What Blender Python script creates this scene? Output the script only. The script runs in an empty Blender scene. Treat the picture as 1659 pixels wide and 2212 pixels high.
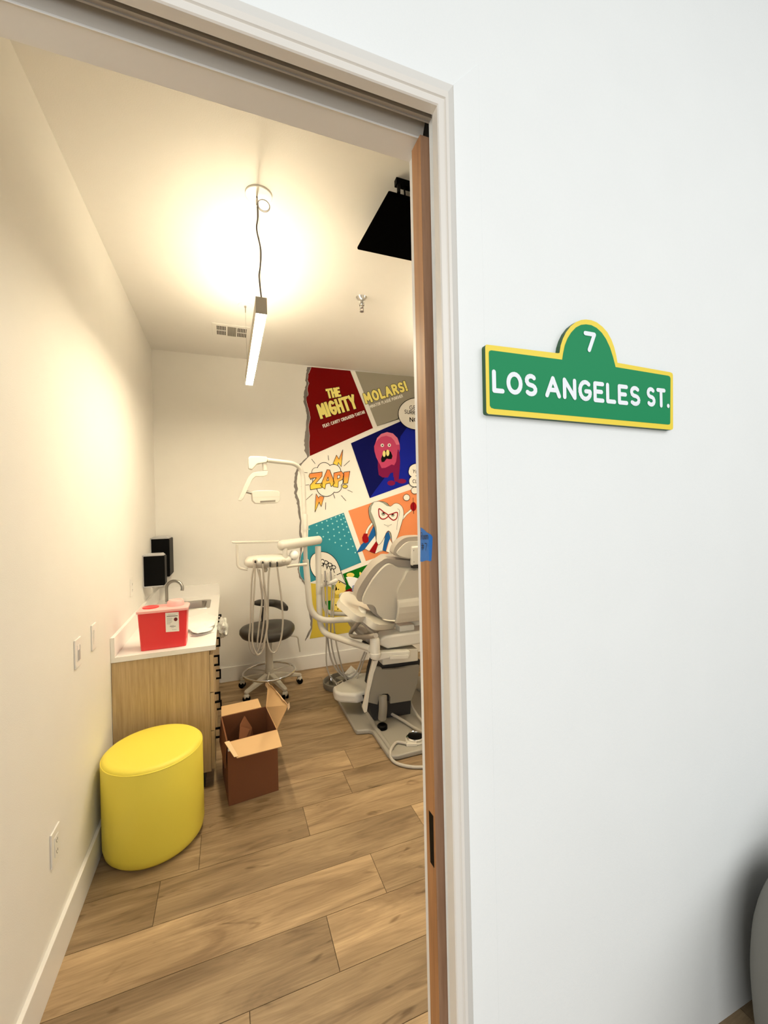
import bpy, bmesh, math, random
from mathutils import Vector, Matrix
random.seed(7)
S = bpy.context.scene
COL = S.collection
PI = math.pi

# ------------------------------------------------------------------ camera
IW, IH, FPX = 1659.0, 2212.0, 890.87
CAM_H = 1.57
YAW, PITCH, ROLL = 0.3644, -0.0036, -0.0222
fwd = Vector((math.sin(YAW) * math.cos(PITCH), math.cos(YAW) * math.cos(PITCH), math.sin(PITCH)))
r0 = Vector((math.cos(YAW), -math.sin(YAW), 0.0))
u0 = r0.cross(fwd)
rgt = r0 * math.cos(ROLL) + u0 * math.sin(ROLL)
upv = -r0 * math.sin(ROLL) + u0 * math.cos(ROLL)
CAMP = Vector((0, 0, CAM_H))
cd = bpy.data.cameras.new('camera')
cam = bpy.data.objects.new('camera', cd)
COL.objects.link(cam)
M3 = Matrix((rgt, upv, -fwd)).transposed()
cam.matrix_world = Matrix.Translation(CAMP) @ M3.to_4x4()
cd.sensor_fit = 'VERTICAL'
cd.sensor_height = 36.0
cd.lens = 36.0 * FPX / IH
cd.clip_start = 0.02
S.camera = cam

# ------------------------------------------------------------------ world, large lights, exposure
S.view_settings.view_transform = 'Standard'
S.view_settings.look = 'None'
S.view_settings.gamma = 1.0
S.view_settings.exposure = 0.0
w = bpy.data.worlds.new('corridor_daylight')
S.world = w
w.use_nodes = True
bg = w.node_tree.nodes['Background']
bg.inputs[0].default_value = (0.98, 1.0, 0.99, 1)
bg.inputs[1].default_value = 0.30
LAMP_COL = (1.0, 0.85, 0.59)
LAMP_STRENGTH = 166.0
UP_STRENGTH = 78.0


def area(name, loc, rot, sx, sy, power, color):
    l = bpy.data.lights.new(name, 'AREA')
    l.shape = 'RECTANGLE'
    l.size = sx
    l.size_y = sy
    l.energy = power
    l.color = color
    o = bpy.data.objects.new(name, l)
    o.location = loc
    o.rotation_euler = rot
    COL.objects.link(o)
    return o


# added soft fill from behind the camera; no window is known there
area('corridor_window_light', (-1.9, -2.7, 1.5), (math.radians(90), 0, math.radians(-26)), 2.6, 2.8, 112.0, (0.99, 1.0, 0.985))
# added overhead fill for the corridor wall; no ceiling lamp is seen
area('corridor_ceiling_light', (2.4, -2.2, 3.1), (math.radians(40), 0, 0), 4.0, 1.8, 73.0, (0.99, 1.0, 0.985))

# ------------------------------------------------------------------ helpers


def ray(px, py):
    return fwd + rgt * ((px - IW / 2) / FPX) - upv * ((py - IH / 2) / FPX)


def onX(px, py, X):
    d = ray(px, py)
    return CAMP + d * (X / d.x)


def onY(px, py, Y):
    d = ray(px, py)
    return CAMP + d * (Y / d.y)


def onZ(px, py, Z):
    d = ray(px, py)
    return CAMP + d * ((Z - CAM_H) / d.z)


def onP(px, py, p0, n):
    d = ray(px, py)
    return CAMP + d * ((Vector(p0) - CAMP).dot(n) / d.dot(n))


def crop(ox, oy, s, pts):
    return [(ox + x / s, oy + y / s) for x, y in pts]


def srgb(r, g, b):
    def f(c):
        c /= 255.0
        return c / 12.92 if c <= 0.04045 else ((c + 0.055) / 1.055) ** 2.4
    return (f(r), f(g), f(b), 1.0)


MATS = {}


def mat(name, col, rough=0.5, metal=0.0, bump=0.0, bscale=200.0, var=0.0, emit=None, estr=0.0, spec=0.5, trans=0.0, alpha=1.0, vscale=6.0):
    if name in MATS:
        return MATS[name]
    m = bpy.data.materials.new(name)
    m.use_nodes = True
    nt = m.node_tree
    b = nt.nodes['Principled BSDF']
    c = col if len(col) == 4 else (*col, 1.0)
    b.inputs['Base Color'].default_value = c
    b.inputs['Roughness'].default_value = rough
    b.inputs['Metallic'].default_value = metal
    b.inputs['Specular IOR Level'].default_value = spec
    if trans:
        b.inputs['Transmission Weight'].default_value = trans
    if alpha < 1:
        b.inputs['Alpha'].default_value = alpha
    if emit:
        b.inputs['Emission Color'].default_value = (*emit[:3], 1)
        b.inputs['Emission Strength'].default_value = estr
    tc = nt.nodes.new('ShaderNodeTexCoord')
    if bump:
        n = nt.nodes.new('ShaderNodeTexNoise')
        n.inputs['Scale'].default_value = bscale
        n.inputs['Detail'].default_value = 4
        bp = nt.nodes.new('ShaderNodeBump')
        bp.inputs['Strength'].default_value = bump
        bp.inputs['Distance'].default_value = 0.002
        nt.links.new(tc.outputs['Object'], n.inputs['Vector'])
        nt.links.new(n.outputs['Fac'], bp.inputs['Height'])
        nt.links.new(bp.outputs['Normal'], b.inputs['Normal'])
    # every surface carries a little procedural tone variation
    n2 = nt.nodes.new('ShaderNodeTexNoise')
    n2.inputs['Scale'].default_value = vscale
    n2.inputs['Detail'].default_value = 3
    mx = nt.nodes.new('ShaderNodeMix')
    mx.data_type = 'RGBA'
    v = var if var else 0.02
    mx.inputs[6].default_value = tuple(x * (1 - v) for x in c[:3]) + (1,)
    mx.inputs[7].default_value = tuple(min(1, x * (1 + v)) for x in c[:3]) + (1,)
    nt.links.new(tc.outputs['Object'], n2.inputs['Vector'])
    nt.links.new(n2.outputs['Fac'], mx.inputs[0])
    nt.links.new(mx.outputs[2], b.inputs['Base Color'])
    MATS[name] = m
    return m


ORIG = {}


def setp(o, label=None, cat=None, group=None, kind=None):
    if label:
        o['label'] = label
    if cat:
        o['category'] = cat
    if group:
        o['group'] = group
    if kind:
        o['kind'] = kind
    return o


def thing(name, label, cat, loc=(0, 0, 0), group=None):
    o = bpy.data.objects.new(name, None)
    o.empty_display_size = 0.05
    o.location = loc
    COL.objects.link(o)
    ORIG[o.name] = Vector(loc)
    return setp(o, label, cat, group)


class MB:
    """collects shapes in world coordinates, then links them as ONE mesh object"""

    def __init__(self):
        self.bm = bmesh.new()
        self.mats = []

    def face(self, pts, tri=False):
        vs = [self.bm.verts.new(p) for p in pts]
        try:
            f = self.bm.faces.new(vs)
        except ValueError:
            return None
        if tri:
            f.normal_update()
            bmesh.ops.triangulate(self.bm, faces=[f], ngon_method='EAR_CLIP')
        return f

    def box(self, lo, hi, rot=None, piv=None):
        lo, hi = Vector(lo), Vector(hi)
        c = [Vector((x, y, z)) for x in (lo.x, hi.x) for y in (lo.y, hi.y) for z in (lo.z, hi.z)]
        if rot is not None:
            p = Vector(piv) if piv is not None else (lo + hi) / 2
            c = [p + rot @ (q - p) for q in c]
        v = [self.bm.verts.new(q) for q in c]
        for i in ((0, 1, 3, 2), (4, 6, 7, 5), (0, 4, 5, 1), (2, 3, 7, 6), (0, 2, 6, 4), (1, 5, 7, 3)):
            self.bm.faces.new([v[k] for k in i])
        return v

    def prism(self, pts, vec):
        """closed outline pts extruded along vec"""
        vec = Vector(vec)
        a = [self.bm.verts.new(Vector(p)) for p in pts]
        b = [self.bm.verts.new(Vector(p) + vec) for p in pts]
        n = len(a)
        f1 = self.bm.faces.new(a)
        f2 = self.bm.faces.new(list(reversed(b)))
        for i in range(n):
            j = (i + 1) % n
            self.bm.faces.new([a[j], a[i], b[i], b[j]])
        f1.normal_update()
        f2.normal_update()
        bmesh.ops.triangulate(self.bm, faces=[f1, f2], ngon_method='EAR_CLIP')

    def rings(self, rings, cap=True, closed=False):
        R = [[self.bm.verts.new(p) for p in r] for r in rings]
        n = len(R[0])
        m = len(R)
        for i in range(m if closed else m - 1):
            a, b = R[i], R[(i + 1) % m]
            for k in range(n):
                l = (k + 1) % n
                self.bm.faces.new([a[k], a[l], b[l], b[k]])
        if cap and not closed:
            self.bm.faces.new(list(reversed(R[0])))
            self.bm.faces.new(R[-1])

    def tube(self, path, r, seg=10, closed=False, cap=True):
        P = [Vector(p) for p in path]
        n = len(P)
        rr = r if isinstance(r, (list, tuple)) else [r] * n
        T = []
        for i in range(n):
            if closed:
                t = P[(i + 1) % n] - P[i - 1]
            else:
                t = P[min(i + 1, n - 1)] - P[max(i - 1, 0)]
            T.append(t.normalized())
        ref = Vector((0, 0, 1)) if abs(T[0].z) < 0.9 else Vector((1, 0, 0))
        nrm = T[0].cross(ref).normalized()
        out = []
        for i in range(n):
            nrm = (nrm - T[i] * nrm.dot(T[i])).normalized()
            bi = T[i].cross(nrm)
            out.append([P[i] + (nrm * math.cos(2 * PI * k / seg) + bi * math.sin(2 * PI * k / seg)) * rr[i] for k in range(seg)])
        self.rings(out, cap=cap, closed=closed)

    def lathe(self, c, prof, seg=32, axis=(0, 0, 1), sx=1.0, sy=1.0, cap=True):
        c = Vector(c)
        q = Vector((0, 0, 1)).rotation_difference(Vector(axis))
        out = []
        for r, z in prof:
            out.append([c + q @ Vector((r * sx * math.cos(2 * PI * k / seg), r * sy * math.sin(2 * PI * k / seg), z)) for k in range(seg)])
        self.rings(out, cap=cap)

    def ball(self, c, r, seg=16, rot=None):
        c = Vector(c)
        rx, ry, rz = r if isinstance(r, (tuple, list)) else (r, r, r)
        rings = []
        nn = max(6, seg // 2)
        for i in range(1, nn):
            t = PI * i / nn
            rings.append([Vector((rx * math.sin(t) * math.cos(2 * PI * k / seg), ry * math.sin(t) * math.sin(2 * PI * k / seg), -rz * math.cos(t))) for k in range(seg)])
        if rot is not None:
            rings = [[rot @ p for p in r_] for r_ in rings]
        self.rings([[c + p for p in r_] for r_ in rings])

    def build(self, name, m, parent=None, smooth=False, bevel=0.0, bseg=2, subsurf=0, angle=35, label=None, kind=None):
        bm = self.bm
        bmesh.ops.recalc_face_normals(bm, faces=bm.faces)
        me = bpy.data.meshes.new(name)
        o = bpy.data.objects.new(name, me)
        if parent is not None:
            org = ORIG[parent.name]
            for v in bm.verts:
                v.co -= org
        else:
            org = Vector((0, 0, 0))
            if bm.verts and kind != 'structure':
                xs = [v.co.x for v in bm.verts]
                ys = [v.co.y for v in bm.verts]
                zs = [v.co.z for v in bm.verts]
                org = Vector(((min(xs) + max(xs)) / 2, (min(ys) + max(ys)) / 2, min(zs)))
                for v in bm.verts:
                    v.co -= org
                o.location = org
        bm.to_mesh(me)
        bm.free()
        if not isinstance(m, (list, tuple)):
            m = [m]
        for x in m:
            me.materials.append(x)
        COL.objects.link(o)
        ORIG[o.name] = org.copy()
        if parent is not None:
            o.parent = parent
        if bevel:
            md = o.modifiers.new('bevel', 'BEVEL')
            md.width = bevel
            md.segments = bseg
            md.limit_method = 'ANGLE'
            md.angle_limit = math.radians(angle)
        if subsurf:
            md = o.modifiers.new('subsurf', 'SUBSURF')
            md.levels = subsurf
            md.render_levels = subsurf
        if smooth:
            for p in me.polygons:
                p.use_smooth = True
            if not subsurf:
                try:
                    me.set_sharp_from_angle(angle=math.radians(angle + 10))
                except Exception:
                    pass
        if label:
            o['label'] = label
        if kind:
            o['kind'] = kind
        return o


def bez(pts, n=8, closed=False):
    """Catmull-Rom through pts"""
    P = [Vector(p) for p in pts]
    out = []
    N = len(P)
    rng = range(N) if closed else range(N - 1)
    for i in rng:
        if closed:
            p0, p1, p2, p3 = P[i - 1], P[i], P[(i + 1) % N], P[(i + 2) % N]
        else:
            p0, p1, p2, p3 = P[max(i - 1, 0)], P[i], P[i + 1], P[min(i + 2, N - 1)]
        for k in range(n):
            t = k / n
            out.append(0.5 * ((2 * p1) + (p2 - p0) * t + (2 * p0 - 5 * p1 + 4 * p2 - p3) * t * t + (3 * p1 - p0 - 3 * p2 + p3) * t ** 3))
    if not closed:
        out.append(P[-1])
    return out


def fillet(pts, r, n=6):
    """polyline with rounded corners"""
    P = [Vector(p) for p in pts]
    out = [P[0]]
    for i in range(1, len(P) - 1):
        a = (P[i - 1] - P[i])
        b = (P[i + 1] - P[i])
        d = min(r, a.length * 0.49, b.length * 0.49)
        s, e = P[i] + a.normalized() * d, P[i] + b.normalized() * d
        for k in range(n + 1):
            t = k / n
            out.append(s * (1 - t) ** 2 + P[i] * 2 * t * (1 - t) + e * t * t)
    out.append(P[-1])
    return out


# ------------------------------------------------------------------ stroke lettering
def arc(cx, cy, rx, ry, a0, a1, n=10):
    return [(cx + rx * math.cos(math.radians(a0 + (a1 - a0) * k / n)), cy + ry * math.sin(math.radians(a0 + (a1 - a0) * k / n))) for k in range(n + 1)]


GL = {
    'A': (.72, [[(0, 0), (.36, 1), (.72, 0)], [(.13, .33), (.59, .33)]]),
    'C': (.6, [arc(.34, .5, .34, .5, 50, 310, 14)]),
    'D': (.62, [[(0, 0), (0, 1), (.25, 1)] + arc(.25, .5, .37, .5, 80, -80, 10) + [(.25, 0), (0, 0)]]),
    'E': (.5, [[(.5, 1), (0, 1), (0, 0), (.5, 0)], [(0, .52), (.42, .52)]]),
    'F': (.5, [[(.5, 1), (0, 1), (0, 0)], [(0, .52), (.4, .52)]]),
    'G': (.64, [arc(.34, .5, .34, .5, 50, 330, 14) + [(.64, .46), (.38, .46)]]),
    'H': (.6, [[(0, 0), (0, 1)], [(.6, 0), (.6, 1)], [(0, .5), (.6, .5)]]),
    'I': (.02, [[(0, 0), (0, 1)]]),
    'L': (.46, [[(0, 1), (0, 0), (.46, 0)]]),
    'M': (.8, [[(0, 0), (.06, 1), (.4, .25), (.74, 1), (.8, 0)]]),
    'N': (.62, [[(0, 0), (0, 1), (.62, 0), (.62, 1)]]),
    'O': (.7, [arc(.35, .5, .35, .5, 90, 450, 20)]),
    'P': (.55, [[(0, 0), (0, 1), (.28, 1)] + arc(.28, .74, .27, .26, 80, -80, 8) + [(.28, .48), (0, .48)]]),
    'Q': (.7, [arc(.35, .5, .35, .5, 90, 450, 20), [(.45, .2), (.68, -.05)]]),
    'R': (.58, [[(0, 0), (0, 1), (.28, 1)] + arc(.28, .75, .27, .25, 80, -80, 8) + [(.28, .5), (0, .5)], [(.28, .5), (.58, 0)]]),
    'S': (.54, [arc(.27, .75, .25, .25, 40, 270, 9) + arc(.27, .25, .27, .25, 90, -140, 9)[1:]]),
    'T': (.58, [[(0, 1), (.58, 1)], [(.29, 1), (.29, 0)]]),
    'U': (.6, [[(0, 1), (0, .3)] + arc(.3, .3, .3, .3, 180, 360, 8) + [(.6, 1)]]),
    'V': (.62, [[(0, 1), (.31, 0), (.62, 1)]]),
    'Y': (.62, [[(0, 1), (.31, .48), (.62, 1)], [(.31, .48), (.31, 0)]]),
    '7': (.5, [[(0, 1), (.5, 1), (.2, 0)]]),
    '!': (.04, [[(.02, 1), (.02, .36)], [(.02, .04), (.02, .02)]]),
    '.': (.04, [[(.02, .04), (.02, .02)]]),
    ':': (.04, [[(.02, .1), (.02, .08)], [(.02, .62), (.02, .6)]]),
    '-': (.3, [[(0, .5), (.3, .5)]]),
    '#': (.6, [[(.15, 0), (.25, 1)], [(.38, 0), (.48, 1)], [(0, .34), (.6, .34)], [(.02, .66), (.62, .66)]]),
    'o': (.42, [arc(.21, .3, .21, .3, 90, 450, 14)]),
    'm': (.7, [[(0, 0), (0, .6)], arc(.17, .4, .17, .2, 180, 0, 6) + [(.34, 0)], arc(.52, .4, .17, .2, 180, 0, 6) + [(.69, 0)]]),
    ' ': (.22, []),
}


def text_strokes(s, gap=0.22):
    x = 0
    out = []
    for ch in s:
        wd, st = GL[ch]
        for pl in st:
            out.append([(x + a, b) for a, b in pl])
        x += wd + gap
    return out, x - gap


STEP = [0]


def stepoff(n):
    # overlapping pen strokes lie a hair above one another, like paint
    STEP[0] = (STEP[0] + 1) % 64
    return n * (1.2e-5 * STEP[0])


def ribbon(mb, pts, wd, off, round_=True, closed=False):
    """flat stroke of width wd through the 3D points; off = normal direction the stroke faces"""
    n = Vector(off).normalized()
    P = [Vector(p) for p in pts]
    if closed:
        P = P + [P[0]]
    for i in range(len(P) - 1):
        t = P[i + 1] - P[i]
        if t.length < 1e-7:
            continue
        t.normalize()
        s = t.cross(n) * (wd / 2)
        e = t * (wd * 0.5) if not round_ and not closed else Vector((0, 0, 0))
        e0 = e if i == 0 else Vector((0, 0, 0))
        e1 = e if i == len(P) - 2 else Vector((0, 0, 0))
        k_ = stepoff(n)
        mb.face([P[i] - s - e0 + k_, P[i + 1] - s + e1 + k_, P[i + 1] + s + e1 + k_, P[i] + s - e0 + k_])
    rng = range(len(P)) if round_ else range(1, len(P) - 1)
    a = n.orthogonal().normalized()
    b = n.cross(a)
    seg = 10
    for i in rng:
        k_ = stepoff(n)
        mb.face([P[i] + k_ + (a * math.cos(2 * PI * k / seg) + b * math.sin(2 * PI * k / seg)) * wd / 2 for k in range(seg)])


def write(mb, s, org, right, up, wd, n, gap=0.22, width=None, round_=True):
    """letters: org = start of the baseline, right/up = 3D vectors of one cap height"""
    st, tot = text_strokes(s, gap)
    k = (width / tot) if width else right.length
    rv = right.normalized() * k
    for pl in st:
        ribbon(mb, [Vector(org) + rv * a + up * b for a, b in pl], wd, n, round_)


def disc(mb, c, a, b, seg=28):
    mb.face([c + a * math.cos(2 * PI * k / seg) + b * math.sin(2 * PI * k / seg) for k in range(seg)])

# ------------------------------------------------------------------ materials
M = {}
M['wall'] = mat('painted_wall', (0.83, 0.81, 0.77), 0.65, bump=0.25, bscale=260, spec=0.25)
M['cwall'] = mat('corridor_paint', (0.84, 0.86, 0.855), 0.6, bump=0.2, bscale=260, spec=0.25)
M['ceil'] = mat('ceiling_paint', (0.82, 0.80, 0.77), 0.8, bump=0.2, bscale=220, spec=0.2)
M['trim'] = mat('trim_paint', (0.83, 0.81, 0.78), 0.35)
M['frame'] = mat('door_frame_paint', (0.76, 0.72, 0.66), 0.35)
M['track'] = mat('track_metal', (0.40, 0.37, 0.33), 0.5, 0.0)
M['shell'] = mat('chair_shell_plastic', (0.60, 0.56, 0.475), 0.35, var=0.03)
M['shellw'] = mat('equipment_white_plastic', (0.64, 0.61, 0.54), 0.35)
M['vinyl'] = mat('taupe_vinyl', (0.36, 0.32, 0.27), 0.45, bump=0.15, bscale=120)
M['covergrey'] = mat('lift_cover_grey', (0.20, 0.18, 0.145), 0.5, bump=0.1, bscale=150)
M['basegrey'] = mat('base_plate_grey', (0.31, 0.285, 0.24), 0.42)
M['black'] = mat('black_plastic', (0.0015, 0.0015, 0.0015), 0.5, spec=0.08)
M['blacktv'] = mat('tv_black', (0.0015, 0.0015, 0.0015), 0.9, spec=0.0)
M['dark'] = mat('dark_void_paint', (0.012, 0.01, 0.009), 0.7)
M['greyp'] = mat('grey_plastic', (0.42, 0.42, 0.43), 0.4)
M['chrome'] = mat('chrome', (0.78, 0.78, 0.78), 0.12, 1.0)
M['steel'] = mat('brushed_steel', (0.42, 0.40, 0.37), 0.3, 1.0)
M['counter'] = mat('white_counter', (0.88, 0.86, 0.83), 0.25)
M['hose'] = mat('hose_grey', (0.42, 0.38, 0.32), 0.45)
M['stoolv'] = mat('stool_dark_vinyl', (0.036, 0.031, 0.026), 0.42, bump=0.1, bscale=150)
M['stoolm'] = mat('stool_beige_plastic', (0.58, 0.54, 0.46), 0.4)
M['red'] = mat('sharps_red', (0.74, 0.035, 0.04), 0.3)
M['pinklid'] = mat('sharps_lid_translucent', (0.85, 0.42, 0.40), 0.3)
M['paper'] = mat('paper_white', (0.85, 0.84, 0.81), 0.7)
M['ink'] = mat('ink_black', (0.01, 0.01, 0.012), 0.6)
M['inkgrey'] = mat('ink_grey', (0.18, 0.16, 0.16), 0.6)
M['plate'] = mat('switch_plate', (0.82, 0.80, 0.76), 0.35)
M['yellow'] = mat('yellow_vinyl', (0.84, 0.71, 0.085), 0.5, bump=0.12, bscale=220)
M['signgreen'] = mat('sign_green', (0.008, 0.25, 0.095), 0.5, spec=0.2)
M['signyellow'] = mat('sign_yellow', (0.86, 0.66, 0.045), 0.45)
M['signwhite'] = mat('sign_white', (0.84, 0.88, 0.93), 0.5)
M['signedge'] = mat('sign_edge', (0.02, 0.09, 0.03), 0.5)
M['tape'] = mat('blue_masking_tape', (0.02, 0.17, 0.55), 0.6, bump=0.3, bscale=90)
M['pouf'] = mat('grey_fabric', (0.20, 0.19, 0.165), 0.8, bump=0.3, bscale=300)
M['vent'] = mat('vent_white', (0.80, 0.78, 0.74), 0.4)
M['ventdark'] = mat('vent_dark', (0.03, 0.027, 0.022), 0.7)
M['ventgrey'] = mat('vent_grey', (0.22, 0.20, 0.17), 0.6)
M['blueitem'] = mat('blue_packet', (0.16, 0.20, 0.36), 0.5)
M['lamphouse'] = mat('lamp_housing_grey', (0.40, 0.36, 0.29), 0.4, 0.3)
M['cable'] = mat('cable_grey', (0.10, 0.085, 0.075), 0.5)
M['lampon'] = mat('lit_diffuser', (0.9, 0.9, 0.85), 0.5, emit=LAMP_COL, estr=LAMP_STRENGTH)
M['lampup'] = mat('lit_uplight', (0.9, 0.9, 0.85), 0.5, emit=LAMP_COL, estr=UP_STRENGTH)
M['glassbag'] = mat('clear_bag', (0.80, 0.80, 0.74), 0.25, trans=0.35)
M['kick'] = mat('toe_kick_black', (0.008, 0.007, 0.006), 0.6)  # near-black base holds the deep shade under the cabinet


def wood(name, c1, c2, scale, stretch, rough=0.5, axis='Z', grain=0.5):
    m = bpy.data.materials.new(name)
    m.use_nodes = True
    nt = m.node_tree
    b = nt.nodes['Principled BSDF']
    b.inputs['Roughness'].default_value = rough
    tc = nt.nodes.new('ShaderNodeTexCoord')
    mp = nt.nodes.new('ShaderNodeMapping')
    s = [scale, scale, scale]
    s['XYZ'.index(axis)] = scale / stretch
    mp.inputs['Scale'].default_value = s
    n = nt.nodes.new('ShaderNodeTexNoise')
    n.inputs['Scale'].default_value = 1.0
    n.inputs['Detail'].default_value = 6
    n.inputs['Roughness'].default_value = 0.65
    cr = nt.nodes.new('ShaderNodeValToRGB')
    cr.color_ramp.elements[0].position = 0.5 - grain / 2
    cr.color_ramp.elements[1].position = 0.5 + grain / 2
    cr.color_ramp.elements[0].color = c1
    cr.color_ramp.elements[1].color = c2
    nt.links.new(tc.outputs['Object'], mp.inputs['Vector'])
    nt.links.new(mp.outputs['Vector'], n.inputs['Vector'])
    nt.links.new(n.outputs['Fac'], cr.inputs['Fac'])
    nt.links.new(cr.outputs['Color'], b.inputs['Base Color'])
    MATS[name] = m
    return m


M['doorwood'] = wood('door_edge_wood', srgb(140, 92, 54), srgb(190, 138, 90), 60, 25, 0.45, 'Z')
M['doorface'] = wood('door_face_wood', srgb(128, 94, 70), srgb(180, 142, 112), 40, 18, 0.45, 'Z')
M['cabinet'] = wood('cabinet_laminate', srgb(162, 137, 98), srgb(208, 182, 140), 70, 22, 0.5, 'Z')
M['card'] = mat('cardboard', srgb(112, 66, 34), 0.85, bump=0.2, bscale=60, var=0.05)  # base darkened to carry the shade on the carton's outer faces
M['cardin'] = mat('cardboard_inside', srgb(204, 168, 122), 0.85, bump=0.2, bscale=60, var=0.04)
M['cardedge'] = mat('cardboard_torn', srgb(222, 190, 150), 0.9, bump=0.4, bscale=80)


def floor_mat():
    m = bpy.data.materials.new('plank_floor')
    m.use_nodes = True
    nt = m.node_tree
    b = nt.nodes['Principled BSDF']
    b.inputs['Roughness'].default_value = 0.48
    b.inputs['Specular IOR Level'].default_value = 0.35
    at = nt.nodes.new('ShaderNodeAttribute')
    at.attribute_name = 'tone'
    tc = nt.nodes.new('ShaderNodeTexCoord')
    # offset the grain of every plank
    sep = nt.nodes.new('ShaderNodeSeparateColor')
    nt.links.new(at.outputs['Color'], sep.inputs[0])
    comb = nt.nodes.new('ShaderNodeCombineXYZ')
    mul = nt.nodes.new('ShaderNodeMath')
    mul.operation = 'MULTIPLY'
    mul.inputs[1].default_value = 37.0
    nt.links.new(sep.outputs[1], mul.inputs[0])
    nt.links.new(mul.outputs[0], comb.inputs[0])
    nt.links.new(mul.outputs[0], comb.inputs[2])
    add = nt.nodes.new('ShaderNodeVectorMath')
    add.operation = 'ADD'
    nt.links.new(tc.outputs['Object'], add.inputs[0])
    nt.links.new(comb.outputs[0], add.inputs[1])

    def noise(sc, detail, dist, rough=0.6):
        mp = nt.nodes.new('ShaderNodeMapping')
        mp.inputs['Scale'].default_value = sc
        nt.links.new(add.outputs[0], mp.inputs['Vector'])
        n = nt.nodes.new('ShaderNodeTexNoise')
        n.inputs['Scale'].default_value = 1.0
        n.inputs['Detail'].default_value = detail
        n.inputs['Roughness'].default_value = rough
        n.inputs['Distortion'].default_value = dist
        nt.links.new(mp.outputs[0], n.inputs['Vector'])
        return n
    fine = noise((6, 130, 6), 6, 0.6)
    broad = noise((1.6, 9, 2), 4, 1.2)
    knots = noise((2.6, 10, 3), 2, 2.5, 0.5)

    def ramp(n, p0, p1, c0, c1):
        r = nt.nodes.new('ShaderNodeValToRGB')
        r.color_ramp.elements[0].position = p0
        r.color_ramp.elements[1].position = p1
        r.color_ramp.elements[0].color = c0
        r.color_ramp.elements[1].color = c1
        nt.links.new(n.outputs['Fac'], r.inputs['Fac'])
        return r
    rb = ramp(broad, 0.3, 0.72, srgb(124, 101, 74), srgb(180, 154, 119))
    rf = ramp(fine, 0.3, 0.7, (0.79, 0.77, 0.745, 1), (1.10, 1.10, 1.10, 1))
    rk = ramp(knots, 0.25, 0.36, (0.55, 0.50, 0.44, 1), (1, 1, 1, 1))

    def mulc(a, bb):
        x = nt.nodes.new('ShaderNodeMix')
        x.data_type = 'RGBA'
        x.blend_type = 'MULTIPLY'
        x.inputs[0].default_value = 1.0
        nt.links.new(a, x.inputs[6])
        nt.links.new(bb, x.inputs[7])
        return x.outputs[2]
    c = mulc(rb.outputs[0], rf.outputs[0])
    c = mulc(c, rk.outputs[0])
    # per plank tone: red channel 0..1 -> 0.78..1.2
    mr = nt.nodes.new('ShaderNodeMapRange')
    mr.inputs['To Min'].default_value = 0.62
    mr.inputs['To Max'].default_value = 1.42
    nt.links.new(sep.outputs[0], mr.inputs['Value'])
    cc = nt.nodes.new('ShaderNodeCombineColor')
    for i in range(3):
        nt.links.new(mr.outputs[0], cc.inputs[i])
    c = mulc(c, cc.outputs[0])
    nt.links.new(c, b.inputs['Base Color'])
    bp = nt.nodes.new('ShaderNodeBump')
    bp.inputs['Strength'].default_value = 0.15
    bp.inputs['Distance'].default_value = 0.001
    nt.links.new(fine.outputs['Fac'], bp.inputs['Height'])
    nt.links.new(bp.outputs[0], b.inputs['Normal'])
    return m


# ------------------------------------------------------------------ the setting
XL, YB, ZC, XR = -0.592, 4.145, 3.046, 3.6
YW0, YW1 = 0.81, 0.94          # corridor face and room face of the door wall
OPX0, OPX1, OPZ = -0.47, 0.449, 2.44
DW = 0.21


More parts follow.
